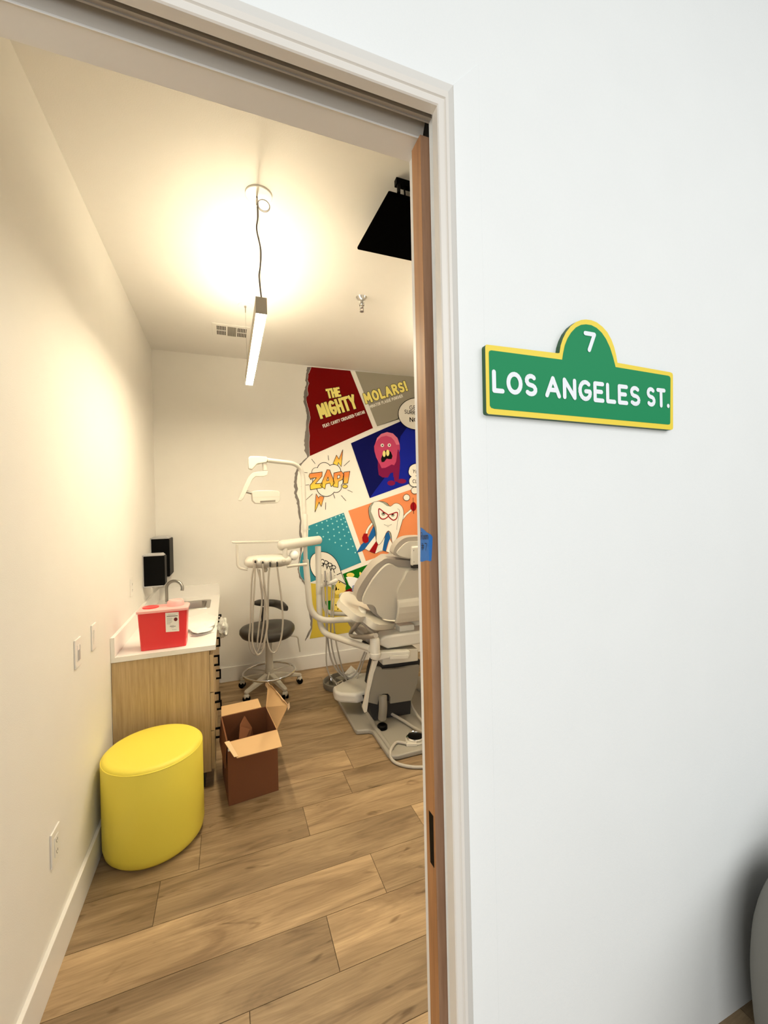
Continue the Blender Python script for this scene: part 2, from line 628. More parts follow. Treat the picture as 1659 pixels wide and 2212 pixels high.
def build_floor():
    bm = bmesh.new()
    lay = bm.loops.layers.float_color.new('tone')
    y0 = 1.375 - 16 * DW
    k = -16
    gap = 0.0011

    def plank(xa, xb, ya, yb, tone):
        b0 = 0.004
        vs = [bm.verts.new(p) for p in ((xa + gap, ya + gap, 0), (xb - gap, ya + gap, 0), (xb - gap, yb - gap, 0), (xa + gap, yb - gap, 0))]
        f = bm.faces.new(vs)
        lo = [bm.verts.new((v.co.x, v.co.y, -b0)) for v in vs]
        ff = [f]
        for i in range(4):
            j = (i + 1) % 4
            ff.append(bm.faces.new([vs[i], lo[i], lo[j], vs[j]]))
        g = random.random()
        for q in ff:
            for l in q.loops:
                l[lay] = (tone, g, 0, 1)
    fixed = {0: ([0.327], [0.35, 0.78]), 1: ([0.58], [0.72, 0.42]), 2: ([-0.3, 0.88], [0.30, 0.30, 0.8]), 3: ([-0.15, 0.344], [0.3, 0.25, 0.55]), -1: ([0.033], [0.78, 0.4]),
             4: ([0.62], [0.45, 0.3])}
    while y0 < YB + 0.1:
        ya, yb = y0, y0 + DW
        if k in fixed:
            cuts, tones = fixed[k]
        else:
            cuts, tones = [random.uniform(-0.6, 1.0)], None
        cuts = list(cuts)
        while cuts[0] > -1.6:
            cuts.insert(0, cuts[0] - 1.5)
            if tones:
                tones = [random.uniform(0.3, 0.7)] + list(tones)
        while cuts[-1] < 4.2:
            cuts.append(cuts[-1] + 1.5)
            if tones:
                tones = list(tones) + [random.uniform(0.3, 0.7)]
        # planks between consecutive cuts
        for i in range(len(cuts) - 1):
            t = tones[i + 1] if tones and i + 1 < len(tones) else random.uniform(0.25, 0.7)
            xa, xb = max(cuts[i], XL - 1.4), min(cuts[i + 1], XR + 0.6)
            if xb > xa:
                plank(xa, xb, ya, yb, t)
        y0 += DW
        k += 1
    # bedding under the seams
    vs = [bm.verts.new(p) for p in ((-2.1, -2.1, -0.004), (4.3, -2.1, -0.004), (4.3, YB + 0.2, -0.004), (-2.1, YB + 0.2, -0.004))]
    f = bm.faces.new(vs)
    f.material_index = 1
    bmesh.ops.recalc_face_normals(bm, faces=bm.faces)
    me = bpy.data.meshes.new('floor')
    bm.to_mesh(me)
    bm.free()
    me.materials.append(floor_mat())
    me.materials.append(mat('floor_bedding', srgb(70, 48, 28), 0.9))
    o = bpy.data.objects.new('floor', me)
    COL.objects.link(o)
    o['kind'] = 'structure'


build_floor()


def struct(name, boxes, m, bevel=0.0):
    mb = MB()
    for lo, hi in boxes:
        mb.box(lo, hi)
    return mb.build(name, m, kind='structure', bevel=bevel)


struct('wall_left', [((XL - 0.12, YW1, -0.05), (XL, YB + 0.12, ZC + 0.1))], M['wall'])
struct('wall_back', [((XL, YB, -0.05), (XR, YB + 0.12, ZC + 0.1))], M['wall'])
struct('wall_right', [((XR, YW1, -0.05), (XR + 0.12, YB + 0.12, ZC + 0.1))], M['wall'])
struct('ceiling', [((XL, YW1, ZC), (XR, YB, ZC + 0.1))], M['ceil'])
# the door wall: two leaves with the sliding door's pocket between them
struct('wall_front', [
    ((OPX1, YW0, 0), (XR + 0.6, 0.836, 3.4)), ((OPX1 + 0.001, 0.914, 0), (XR + 0.6, YW1, 3.4)),
    ((-2.0, YW0, 0), (OPX0, YW1, 3.4)),
    ((OPX0, YW0, 2.452), (OPX1, 0.814, 3.4)), ((OPX0, 0.914, 2.446), (OPX1, YW1, 3.4)),
    ((OPX0, 0.814, 2.60), (OPX1, 0.914, 3.4)), ((1.5, 0.836, 0), (1.6, 0.914, 3.4)), ((OPX1, 0.836, 2.60), (1.5, 0.914, 3.4)),
], M['cwall'])
struct('baseboard_left', [((XL, YW1, 0), (XL + 0.015, 2.56, 0.135))], M['trim'], 0.002)
struct('baseboard_back', [((-0.09, YB - 0.015, 0), (XR, YB, 0.135))], M['trim'], 0.002)

# casing round the opening, corridor side: one profile swept up the right and over the head
prof_v = [(0.441, 0.813), (0.441, 0.783), (0.443, 0.780), (0.4555, 0.780), (0.4575, 0.785), (0.4605, 0.785), (0.462, 0.781), (0.4685, 0.781), (0.499, 0.810), (0.499, 0.813)]
zh = {0.441: 2.4365, 0.443: 2.4385, 0.4555: 2.452, 0.4575: 2.4535, 0.4605: 2.4585, 0.462: 2.460, 0.4685: 2.474, 0.499: 2.5265}
mb = MB()
low = [Vector((x, y, 0.0)) for x, y in prof_v]
prof_v = [(x, 0.8045 if (x, y) == (0.441, 0.813) else y) for x, y in prof_v]
cor = [Vector((x, y, zh[x])) for x, y in prof_v]
lef = [Vector((OPX0 + 0.008 - (x - 0.441), y, zh[x])) for x, y in prof_v]
lel = [Vector((OPX0 + 0.008 - (x - 0.441), y, 0.0)) for x, y in prof_v]
mb.rings([low, cor, lef, lel])
mb.build('trim_1', M['frame'], kind='structure')
# flat skim band on the wall beside the casing
mb = MB()
e = [onY(*p, YW0 - 0.003) for p in ((978, 174), (1004, 155), (1032, 138))]
mb.prism([(0.499, YW0 - 0.0015, 0), (0.499, YW0 - 0.0015, 2.527), (0.5675, YW0 - 0.0015, e[2].z + 0.003), (0.5675, YW0 - 0.0015, 0)], (0, 0.0015, 0))
mb.build('trim_2', M['cwall'], kind='structure', bevel=0.0014, bseg=3)
# head of the pocket: split jamb, track and room side stop
mb = MB()
mb.box((OPX0, 0.8225, 2.447), (OPX1 + 1.0, 0.8265, 2.50))
mb.box((OPX0, 0.8325, 2.447), (OPX1 + 1.0, 0.8362, 2.50))
mb.box((OPX0, 0.8265, 2.449), (OPX1 + 1.0, 0.8325, 2.50))
mb.build('trim_3', M['track'], kind='structure')
mb = MB()
mb.prism([(OPX0, 0.838, 2.520), (OPX0, 0.855, 2.466), (OPX0, 0.8690, 2.4435), (OPX0, 0.8690, 2.55), (OPX0, 0.838, 2.55)], (OPX1 - OPX0, 0, 0))
mb.build('trim_4', mat('head_stop_paint', (0.50, 0.47, 0.42), 0.5), kind='structure')  # darker base and steep slope put the recess shade into this strip
mb = MB()
mb.box((OPX0, 0.8712, 2.442), (OPX1, 0.9405, 2.4459))
mb.box((OPX0, 0.8690, 2.4395), (OPX1, 0.8712, 2.4459))
mb.box((OPX1 - 0.0015, 0.914, 0), (OPX1 + 0.0008, 0.9405, 2.4459))
mb.build('trim_5', M['trim'], kind='structure', bevel=0.0008)

# the sliding pocket door
XD = 0.4356
d = MB()
d.box((XD + 0.0006, 0.855, 0.01), (1.38, 0.901, 2.435))
door = d.build('door_1', M['doorface'], kind='structure')
e = MB()
e.box((XD, 0.8552, 0.0102), (XD + 0.0006, 0.9008, 2.4348))
e.build('edge_band', M['doorwood'], door)
pl = MB()
pts = [onX(*p, XD - 0.0006) for p in crop(800, 1650, 3.937, [(497, 395), (533, 445), (542, 885), (510, 835)])]
ylo, yhi = max(0.859, min(p.y for p in pts)), min(0.897, max(p.y for p in pts))
pts = [Vector((p.x, min(max(p.y, 0.8585), 0.8975), p.z)) for p in pts]
pl.prism(pts, (0.0006, 0, 0))
pl.build('edge_pull', M['black'], door, label='black recessed edge pull')

# blue tape wrapped round the door edge
tp = thing('masking_tape', 'torn blue masking tape with handwriting, wrapped round the wooden door edge', 'tape', (XD, 0.878, onX(918, 1180, XD).z))
mb = MB()
A = [onX(*p, XD - 0.0008) for p in ((908.5, 1139), (912, 1141), (917, 1145), (921, 1149), (926.8, 1152), (926.9, 1212), (922, 1210.5), (917, 1211.5), (914, 1213), (910, 1213.5), (907.2, 1212.5))]
A = [Vector((p.x, min(max(p.y, 0.8544), 0.9015), p.z)) for p in A]
mb.face(A, True)
B = [onY(*p, 0.8542) for p in ((926.8, 1152), (931, 1155), (934.5, 1160), (934, 1175), (933, 1195), (932, 1211), (929, 1212.5), (926.9, 1212))]
B[0] = A[4].copy()
B[-1] = A[5].copy()
mb.face(B, True)
mb.build('tape_strip', M['tape'], tp)
mb = MB()
nX = Vector((-1, 0, 0))


def tape_text(s, p0, p1, hgt):
    a, b = onX(*p0, XD - 0.0013), onX(*p1, XD - 0.0013)
    write(mb, s, a, (b - a), Vector((0, 0, hgt)), 0.0016, nX, 0.2, width=(b - a).length)


tape_text('Room', (909.6, 1165), (924.8, 1165), 0.016)
tape_text('#7', (910.5, 1188), (922, 1189), 0.016)
mb.build('handwriting', M['ink'], tp)

# ------------------------------------------------------------------ street sign on the corridor wall
YS = 0.795
sp = crop(1020, 660, 3.456, [(97, 312), (100, 297), (108, 291), (640, 356), (652, 354), (660, 300), (676, 250), (700, 200), (735, 154), (775, 123), (815, 107), (850, 104), (890, 109), (930, 125), (975, 160), (1010, 200), (1040, 255), (1060, 310), (1075, 370), (1085, 427), (1480, 498), (1494, 505), (1499, 520), (1500, 912), (1497, 924), (1488, 928), (122, 810), (110, 803), (106, 790)])
gp = crop(1020, 660, 3.456, [(124, 352), (128, 339), (142, 334), (672, 404), (680, 352), (692, 296), (712, 245), (740, 200), (775, 163), (812, 144), (850, 140), (890, 146), (930, 167), (968, 203), (1000, 250), (1030, 315), (1052, 385), (1071, 459), (1464, 524), (1476, 530), (1481, 545), (1479, 875), (1476, 886), (1464, 889), (165, 771), (142, 763), (132, 746)])
sg = thing('street_sign', 'green street name sign with yellow rim on the white wall right of the doorway', 'sign', (onY(1250, 910, YS).x, YW0, onY(1250, 910, YS).z))
mb = MB()
mb.prism([onY(*p, YS) for p in sp], (0, 0.0148, 0))
mb.build('board', M['signedge'], sg)
mb = MB()
mb.face([onY(*p, YS - 0.0006) for p in sp], True)
mb.build('rim', M['signyellow'], sg, label='yellow painted rim')
mb = MB()
mb.face([onY(*p, YS - 0.0011) for p in gp], True)
mb.build('field', M['signgreen'], sg, label='green painted field')
nY = Vector((0, -1, 0))
mb = MB()


def sign_at(x, y):
    return onY(1020 + x / 3.456, 660 + y / 3.456, YS - 0.0018)


bl0, bl1 = sign_at(150, 652), sign_at(1462, 768)
cap = (sign_at(150, 478) - bl0).z
st = cap * 0.205
for s_, x0, x1 in (('LOS', 150, 487), ('ANGELES', 545, 1255), ('ST.', 1302, 1474)):
    t0_, t1_ = [(sign_at(x, 650 + (x - 150) * 0.0884)) for x in (x0, x1)]
    o_ = Vector((t0_.x + st / 2, YS - 0.0018, t0_.z + st / 2))
    wd_ = t1_.x - t0_.x - st
    up_ = Vector((0, 0, cap - st))
    write(mb, s_, o_, Vector((1, 0, 0)), up_, st, nY, 0.33, width=wd_)
mb.build('lettering', M['signwhite'], sg)
mb = MB()
a, b = sign_at(858, 348), sign_at(830, 190)
c_ = sign_at(922, 200)
hh = b.z - a.z
write(mb, '7', Vector((b.x + st / 2, a.y, sign_at(870, 348).z + st / 2)), Vector((1, 0, 0)), Vector((0, 0, hh - st)), st, nY, 0.2, width=c_.x - b.x - st)
mb.build('number', M['signwhite'], sg)

# ------------------------------------------------------------------ the mural on the far wall (printed vinyl, thin layers)
mural = thing('wall_mural', 'comic strip mural with torn left edge covering the far wall behind the dental chair', 'mural', (1.4, YB, 0.4))
LAY = 0.0012


def wp(p, lay):
    return onY(p[0], p[1], YB - lay * LAY)


def A_(*pts):
    return crop(480, 950, 3.6867, pts)


def C_(*pts):
    return crop(630, 760, 5.53, pts)


def D_(*pts):
    return crop(630, 1040, 5.53, pts)


MM = {}


def mcol(key, r, g, b, k=1.0):
    c = srgb(r, g, b)
    MM[key] = mat('mural_' + key, tuple(x * k for x in c[:3]), 0.8, spec=0.12)


mcol('white', 250, 246, 236)
mcol('torn', 128, 122, 118)
mcol('red', 118, 4, 4)
mcol('grey', 158, 152, 136)
mcol('blue', 22, 36, 156)
mcol('navy', 8, 12, 84)
mcol('pink', 196, 72, 110)
mcol('lightpink', 228, 124, 150)
mcol('plum', 128, 24, 72)
mcol('orange', 238, 148, 98)
mcol('teal', 56, 146, 164)
mcol('dot', 170, 226, 226)
mcol('green', 14, 112, 22)
mcol('lemon', 248, 226, 120)
mcol('mustard', 210, 186, 70)
mcol('black', 10, 10, 12)
mcol('glove', 160, 16, 26)
mcol('cape', 34, 100, 168)
mcol('darkteal', 16, 80, 104)
mcol('toothshade', 158, 160, 146)
mcol('title', 255, 240, 140)
mcol('pale', 244, 232, 150)


def gradmat():
    m = bpy.data.materials.new('mural_zap_print')
    m.use_nodes = True
    nt = m.node_tree
    b = nt.nodes['Principled BSDF']
    b.inputs['Roughness'].default_value = 0.55
    tc = nt.nodes.new('ShaderNodeTexCoord')
    sep = nt.nodes.new('ShaderNodeSeparateXYZ')
    nt.links.new(tc.outputs['Generated'], sep.inputs[0])
    cr = nt.nodes.new('ShaderNodeValToRGB')
    cr.color_ramp.elements[0].position = 0.2
    cr.color_ramp.elements[1].position = 0.7
    cr.color_ramp.elements[0].color = srgb(250, 214, 70)
    cr.color_ramp.elements[1].color = srgb(240, 142, 66)
    nt.links.new(sep.outputs[2], cr.inputs[0])
    nt.links.new(cr.outputs[0], b.inputs['Base Color'])
    return m


MM['zap'] = gradmat()


def flat(name, pxs, lay, m, parent=None, more=(), split=False):
    if split:
        for q in more:
            flat(name, q, lay, m, parent)
        more = ()
    mb = MB()
    mb.face([wp(p, lay) for p in pxs], True)
    for i, q in enumerate(more):
        mb.face([wp(p, lay + 0.012 * (i + 1)) for p in q], True)
    return mb.build(name, MM[m], parent or mural)


def ell(c, rx, ry, n=26, rot=0.0):
    cr, sr = math.cos(rot), math.sin(rot)
    return [(c[0] + rx * math.cos(2 * PI * k / n) * cr - ry * math.sin(2 * PI * k / n) * sr, c[1] + rx * math.cos(2 * PI * k / n) * sr + ry * math.sin(2 * PI * k / n) * cr) for k in range(n)]


NB = Vector((0, -1, 0))


def strokes(name, pls, lay, m, wpx, parent=None, closed=False):
    """pen lines, width given in photo pixels at the wall"""
    mb = MB()
    wd = wpx * 0.00452
    for pl_ in pls:
        ribbon(mb, [wp(p, lay) for p in pl_], wd, NB, True, closed)
    return mb.build(name, MM[m], parent or mural)


def ptext(name, s, p0, p1, cap, lay, m, wpx, parent, gap=0.25, round_=True, arch=0.0):
    a, b = wp(p0, lay), wp(p1, lay)
    mb = MB()
    r = b - a
    up = Vector((-r.z, 0, r.x)).normalized() if r.x > 0 else Vector((0, 0, 1))
    write(mb, s, a, r, up * cap * 0.00452, wpx * 0.00452, NB, gap, width=r.length, round_=round_)
    return mb.build(name, MM[m], parent)


# torn edge and the grey shadow band drawn along it, top to bottom
torn_in = C_((232, 182), (222, 215), (195, 270), (188, 330), (205, 380), (185, 430), (195, 510), (172, 560), (175, 600), (205, 700), (220, 780), (200, 900), (215, 1000), (205, 1100), (215, 1245), (118, 1345), (80, 1420), (66, 1500), (60, 1570), (75, 1640)) + \
    D_((62, 140), (95, 240), (100, 330), (118, 470), (112, 600), (130, 700), (135, 770), (112, 880), (92, 980), (90, 1070), (108, 1140), (150, 1195), (200, 1215), (205, 1400), (250, 1640), (242, 1760), (200, 1850), (165, 1905))
torn_out = C_((190, 182), (172, 260), (165, 330), (175, 390), (160, 440), (145, 520), (140, 590), (160, 660), (180, 720), (185, 800), (170, 900), (160, 980), (150, 1090), (155, 1180), (185, 1260), (95, 1340), (45, 1430), (30, 1520), (28, 1590), (42, 1650)) + \
    D_((30, 140), (60, 240), (72, 330), (95, 470), (92, 600), (105, 700), (108, 770), (95, 870), (78, 970), (74, 1070), (90, 1140), (140, 1210), (170, 1260), (185, 1400), (222, 1640), (225, 1740), (190, 1830), (160, 1902))
# extra wobble along the torn strip
tin, tout = [], []
for lst, acc, amp in ((torn_in, tin, 0.5), (torn_out, tout, 1.1)):
    for i in range(len(lst) - 1):
        for k in range(4):
            t = k / 4
            acc.append((lst[i][0] * (1 - t) + lst[i + 1][0] * t + random.uniform(-amp, amp), lst[i][1] * (1 - t) + lst[i + 1][1] * t))
    acc.append(lst[-1])
mb = MB()
for i in range(len(tin) - 1):
    mb.face([wp(tout[i], 2), wp(tin[i], 2), wp(tin[i + 1], 2), wp(tout[i + 1], 2)])
mb.build('torn_edge', MM['torn'], mural, label='torn grey paper edge')
topr = onY(900, 813, YB)
# white sheet behind all panels
mb = MB()
for i in range(len(tin) - 1):
    a, b = wp(tin[i], 1), wp(tin[i + 1], 1)
    if i < len(tin) - 22:
        mb.face([a, Vector((3.2, a.y, a.z)), Vector((3.2, b.y, b.z)), b])
mb.build('white_sheet', MM['white'], mural)


def ext(p, q, X):
    """continue the panel line p->q on the wall to world X, returned as a wall point"""
    a, b = onY(*p, YB), onY(*q, YB)
    t = (X - a.x) / (b.x - a.x)
    return a + (b - a) * t


def wallface(name, pts, lay, m, parent=None):
    mb = MB()
    mb.face([Vector((p.x, YB - lay * LAY, p.z)) for p in pts], True)
    return mb.build(name, MM[m], parent or mural)


W = lambda *pts: [onY(*p, YB) for p in pts]
# title panels
redp = tin[:14 * 4 + 1] + C_((972, 910), (700, 226))
redp = [(p[0] + 0.7, p[1]) for p in redp[:-2]] + redp[-2:]
red_panel = flat('red_title_panel', redp, 3, 'red')
topz = ZC - 0.004
gA, gB = C_((1020, 890))[0], C_((1290, 792))[0]
grey_panel = wallface('grey_title_panel', W(C_((757, 231))[0], C_((1480, 300))[0]) + [Vector((3.15, YB, topz)), ext(gA, gB, 3.15)] + W(gA), 3, 'grey')


def poster(word, p0, p1, cap, wpx, parent, lay=4):
    ptext('title_outline', word, p0, p1, cap, lay, 'black', wpx * 1.32, parent, 0.42, False)
    ptext('title_lettering', word, p0, p1, cap, lay + 1, 'title', wpx, parent, 0.42, False)


poster('THE', C_((440, 545))[0], C_((580, 522))[0], 17, 5.0, red_panel)
poster('MIGHTY', C_((355, 783))[0], C_((775, 660))[0], 27, 6.6, red_panel)
poster('MOLARS!', C_((893, 606))[0], C_((1378, 455))[0], 19.5, 5.8, grey_panel)
ptext('small_lettering', 'FEAT: CAVITY CRUSADER-TARTAR', C_((382, 905))[0], C_((876, 732))[0], 6.2, 4, 'white', 1.3, red_panel, 0.3)
ptext('small_lettering', 'MINATOR PLAQUE PUNISHER', C_((940, 672))[0], C_((1330, 540))[0], 6.2, 4, 'white', 1.2, grey_panel, 0.3)

# blue panel with the pink blob
bA, bB = C_((708, 1092))[0], C_((1290, 835))[0]
cA, cB = A_((1175, 465))[0], A_((1490, 350))[0]
blue_panel = wallface('blue_panel', W(bA) + [ext(bA, bB, 2.55), ext(cA, cB, 2.75)] + W(cA), 3, 'blue')
flat('navy_shade_print', [bA, C_((1290, 836))[0], C_((1480, 760))[0], C_((1300, 1010))[0], C_((1250, 1320))[0], A_((1220, 400))[0], cA], 4, 'navy', blue_panel)
body = C_((1000, 1090), (1020, 1030), (1070, 980), (1140, 958), (1210, 975), (1265, 1030), (1290, 1100), (1295, 1160), (1285, 1200), (1270, 1160), (1262, 1200), (1255, 1260), (1248, 1310), (1225, 1355), (1195, 1345), (1160, 1365), (1120, 1385), (1075, 1390), (1055, 1345), (1035, 1310), (1010, 1260), (990, 1190), (985, 1130))
drip = C_((1030, 1300), (1055, 1330), (1120, 1370), (1195, 1330), (1240, 1300), (1262, 1180), (1285, 1190), (1296, 1300), (1290, 1400), (1278, 1530), (1240, 1510), (1215, 1495), (1212, 1440), (1180, 1450), (1150, 1500), (1085, 1500), (1040, 1470), (1030, 1380))
blob = flat('blob_drips', drip, 5, 'plum', blue_panel, more=[ell(C_((1315, 1545))[0], 10, 5), ell(C_((1190, 1568))[0], 8.5, 5.5), ell(C_((1245, 1520))[0], 4, 6)])
flat('blob_body', body, 6, 'pink', blue_panel)
flat('blob_highlight', C_((1005, 1085), (1020, 1030), (1070, 980), (1140, 958), (1210, 975), (1265, 1030), (1288, 1108), (1250, 1110), (1225, 1060), (1190, 1022), (1130, 1002), (1070, 1016), (1030, 1050)), 7, 'lightpink', blue_panel)
flat('blob_mouth', C_((1090, 1215), (1110, 1180), (1150, 1172), (1185, 1195), (1205, 1245), (1195, 1280), (1165, 1282), (1135, 1275), (1105, 1315), (1075, 1318), (1068, 1280)), 7, 'black', blue_panel)
flat('blob_tooth', ell(C_((1105, 1218))[0], 3.3, 6.8), 8, 'pale', blue_panel, more=[ell(C_((1148, 1207))[0], 3.5, 7)], split=True)
flat('blob_eye', ell(C_((1083, 1117))[0], 3.7, 3.7), 7, 'white', blue_panel, more=[ell(C_((1166, 1115))[0], 3.7, 3.7)], split=True)
flat('blob_pupil', ell(C_((1085, 1117))[0], 1.5, 1.5), 8, 'black', blue_panel, more=[ell(C_((1168, 1115))[0], 1.5, 1.5)], split=True)


def bubble(name, outl, lay, words=(), edge=1.6):
    o = flat(name, outl, lay, 'white')
    strokes('outline', [outl], lay + 1, 'black', edge, o, True)
    for s_, p0, p1, cap, wpx in words:
        ptext('lettering', s_, p0, p1, cap, lay + 1, 'black', wpx, o, 0.28)
    return o


bubble('speech_bubble', ell(C_((1500, 740))[0], 41, 34.5, 40), 9, (
    ('GE', C_((1412, 690))[0], C_((1488, 690))[0], 9.5, 1.3),
    ('SURRE', C_((1350, 735))[0], C_((1500, 752))[0], 8.5, 1.3),
    ('NO', C_((1415, 833))[0], C_((1505, 836))[0], 9.5, 2.2)))
cl = flat('cloud_bubble_rim', ell(A_((1560, 235))[0], 20.5, 13.6), 9, 'black', more=[ell(A_((1520, 255))[0], 10.8, 11.8), ell(A_((1530, 330))[0], 12.3, 13), ell(A_((1600, 330))[0], 20, 15.6)])
flat('cloud_bubble_fill', ell(A_((1560, 235))[0], 19.2, 12.3), 10, 'white', cl, more=[ell(A_((1520, 255))[0], 9.5, 10.5), ell(A_((1530, 330))[0], 11, 11.7), ell(A_((1600, 330))[0], 18.7, 14.3)])
ptext('lettering', 'YOU', A_((1517, 262))[0], A_((1578, 275))[0], 8, 11, 'black', 1.3, cl, 0.3)
ptext('lettering', 'CLE', A_((1518, 343))[0], A_((1572, 345))[0], 8, 11, 'black', 1.3, cl, 0.3)

# ZAP! burst
zap = flat('zap_cloud_rim', ell(A_((750, 258))[0], 10.5, 10.5), 4, 'black', more=[ell(A_(c)[0], r / 3.6867 + 0.7, r / 3.6867 + 0.7) for c, r in (((812, 235), 54), ((888, 252), 56), ((918, 330), 44), ((905, 375), 45), ((828, 375), 76), ((780, 330), 60))])
flat('zap_cloud', ell(A_((750, 258))[0], 9.5, 9.5), 5, 'white', zap, more=[ell(A_(c)[0], r / 3.6867 - 0.6, r / 3.6867 - 0.6) for c, r in (((812, 235), 54), ((888, 252), 56), ((918, 330), 44), ((905, 375), 45), ((828, 375), 76), ((780, 330), 60))])
Zp = A_((690, 290), (698, 268), (797, 256), (795, 290), (742, 350), (797, 345), (795, 382), (702, 398), (700, 362), (750, 302), (712, 306), (706, 318))
Ap = A_((835, 238), (856, 240), (896, 345), (868, 374), (858, 345), (826, 352), (818, 392), (783, 366))
Ah = A_((842, 296), (850, 322), (832, 326))
Pp = A_((889, 264), (950, 251), (968, 275), (960, 315), (926, 332), (922, 380), (884, 372))
Ph = A_((918, 285), (938, 281), (937, 303), (917, 311))
Ep = A_((969, 258), (1017, 251), (1000, 345), (966, 350))
Eo = ell(A_((978, 371))[0], 5.6, 3.8)
flat('zap_lettering', Zp, 6, 'zap', zap, more=[Ap, Pp, Ep, Eo])
flat('zap_counters', Ah, 7, 'white', zap, more=[Ph])
strokes('zap_outline', [Zp, Ap, Pp, Ep, Eo, Ah, Ph], 8, 'black', 1.1, zap, True)
b1 = A_((960, 78), (948, 215), (925, 180), (918, 205), (883, 190), (910, 122), (930, 155))
b2 = A_((738, 577), (748, 430), (768, 464), (778, 448), (810, 455), (788, 532), (772, 495))
flat('bolt', b1, 6, 'zap', zap, more=[b2], split=True)
strokes('bolt_outline', [b1, b2], 7, 'black', 0.9, zap, True)
strokes('burst_lines', [A_(*q) for q in (((713, 155), (740, 190)), ((843, 125), (849, 162)), ((1015, 167), (970, 208)), ((656, 260), (678, 262)), ((660, 362), (690, 358)), ((668, 478), (718, 432)), ((825, 500), (823, 555)), ((885, 432), (897, 465)), ((950, 445), (985, 485)), ((1000, 400), (1037, 417)), ((630, 372), (631, 373)))], 4, 'black', 1.0, zap)

# orange panel with the caped tooth
oA, oB = D_((675, 350))[0], D_((1500, 72))[0]
pA, pB = D_((885, 950))[0], D_((1180, 852))[0]
orange = wallface('orange_panel', W(oA) + [ext(oA, oB, 2.85), ext(pA, pB, 3.0)] + W(pA), 3, 'orange')
S1 = D_((985, 520), (1010, 650), (880, 805), (840, 830), (775, 852), (830, 755), (905, 690), (945, 600))
flat('cape', S1, 5, 'cape', orange)
flat('cape_white_stripe', D_((1000, 645), (875, 805), (925, 832), (1008, 715)), 6, 'white', orange, more=[D_((1030, 755), (1090, 700), (1150, 620), (1085, 832), (997, 860)), D_((1170, 690), (1200, 735), (1197, 868), (1130, 835))], split=True)
flat('cape_red_stripe', D_((1008, 715), (1032, 758), (997, 860), (930, 834)), 6, 'glove', orange, more=[D_((1200, 735), (1258, 705), (1262, 810), (1197, 870))], split=True)
flat('cape_blue_stripe', D_((1120, 630), (1160, 590), (1190, 650), (1150, 740), (1125, 835), (1085, 820)), 7, 'cape', orange)
strokes('cape_hem', [bez(list(map(lambda p: Vector((p[0], p[1], 0)), D_((775, 852), (840, 830), (875, 808), (925, 832), (997, 860), (1060, 832), (1125, 835), (1197, 870)))), 5)], 8, 'black', 0.6, orange)


def limb(pts, wpx):
    strokes('arm_outline', [pts], 5, 'black', wpx + 1.3, orange)
    strokes('arm', [pts], 6, 'white', wpx, orange)


limb(D_((968, 495), (925, 545), (900, 590), (892, 640)), 4.6)
limb(D_((1325, 445), (1370, 390), (1425, 345)), 4.6)
flat('glove', D_((862, 622), (905, 622), (905, 650), (920, 680), (918, 720), (880, 740), (848, 715), (842, 670)), 8, 'glove', orange, more=[ell(D_((1455, 300))[0], 6.6, 9.6)], split=True)
strokes('baton', [D_((1451, 195), (1458, 385))], 9, 'black', 1.1, orange)
tooth = [(p.x, p.y) for p in bez([Vector((a, b, 0)) for a, b in D_((920, 350), (928, 300), (960, 258), (1020, 237), (1090, 240), (1140, 260), (1178, 297), (1225, 265), (1270, 263), (1315, 295), (1336, 350), (1335, 420), (1320, 480), (1302, 540), (1285, 600), (1250, 690), (1213, 748), (1198, 715), (1193, 660), (1183, 615), (1157, 590), (1132, 610), (1115, 650), (1085, 710), (1042, 757), (1020, 730), (1006, 680), (1000, 600), (985, 540), (960, 490), (932, 430))], 4, True)]
flat('tooth_body', tooth, 8, 'white', orange)
flat('tooth_shade_print', D_((922, 350), (930, 300), (960, 260), (985, 250), (955, 300), (948, 360), (985, 450), (1012, 540), (1020, 620), (1014, 700), (1006, 680), (1000, 600), (985, 540), (960, 490), (932, 430)), 9, 'toothshade', orange,
     more=[D_((1040, 239), (1090, 242), (1140, 262), (1178, 298), (1140, 294), (1090, 258)), D_((1157, 592), (1183, 617), (1193, 662), (1200, 730), (1180, 670), (1165, 620))])
strokes('tooth_outline', [tooth], 10, 'black', 0.8, orange, True)
strokes('mask', [bez([Vector((a, b, 0)) for a, b in D_((1045, 325), (1100, 365), (1155, 405), (1120, 442), (1080, 448), (1050, 420), (1040, 375))], 4, True), bez([Vector((a, b, 0)) for a, b in D_((1155, 405), (1205, 385), (1257, 368), (1265, 402), (1250, 445), (1215, 462), (1180, 440))], 4, True)], 11, 'glove', 2.4, orange, True)
flat('eye', ell(D_((1095, 388))[0], 4.2, 3.8), 10, 'toothshade', orange, more=[ell(D_((1208, 402))[0], 3.8, 3.6)], split=True)
flat('pupil', ell(D_((1098, 378))[0], 1.9, 1.9), 11, 'black', orange, more=[ell(D_((1207, 395))[0], 1.8, 1.8)], split=True)
strokes('smile', [D_((1104, 514), (1130, 525), (1165, 526), (1195, 514)), D_((1138, 540), (1162, 540)), D_((1265, 325), (1285, 338), (1290, 365), (1283, 410), (1265, 480), (1255, 578))], 10, 'black', 0.6, orange)
bubble('thought_bubble', ell(D_((1373, 192))[0], 7, 7), 9, edge=1.1)
bubble('thought_bubble', ell(D_((1470, 108))[0], 7.6, 7.4), 9, edge=1.1)

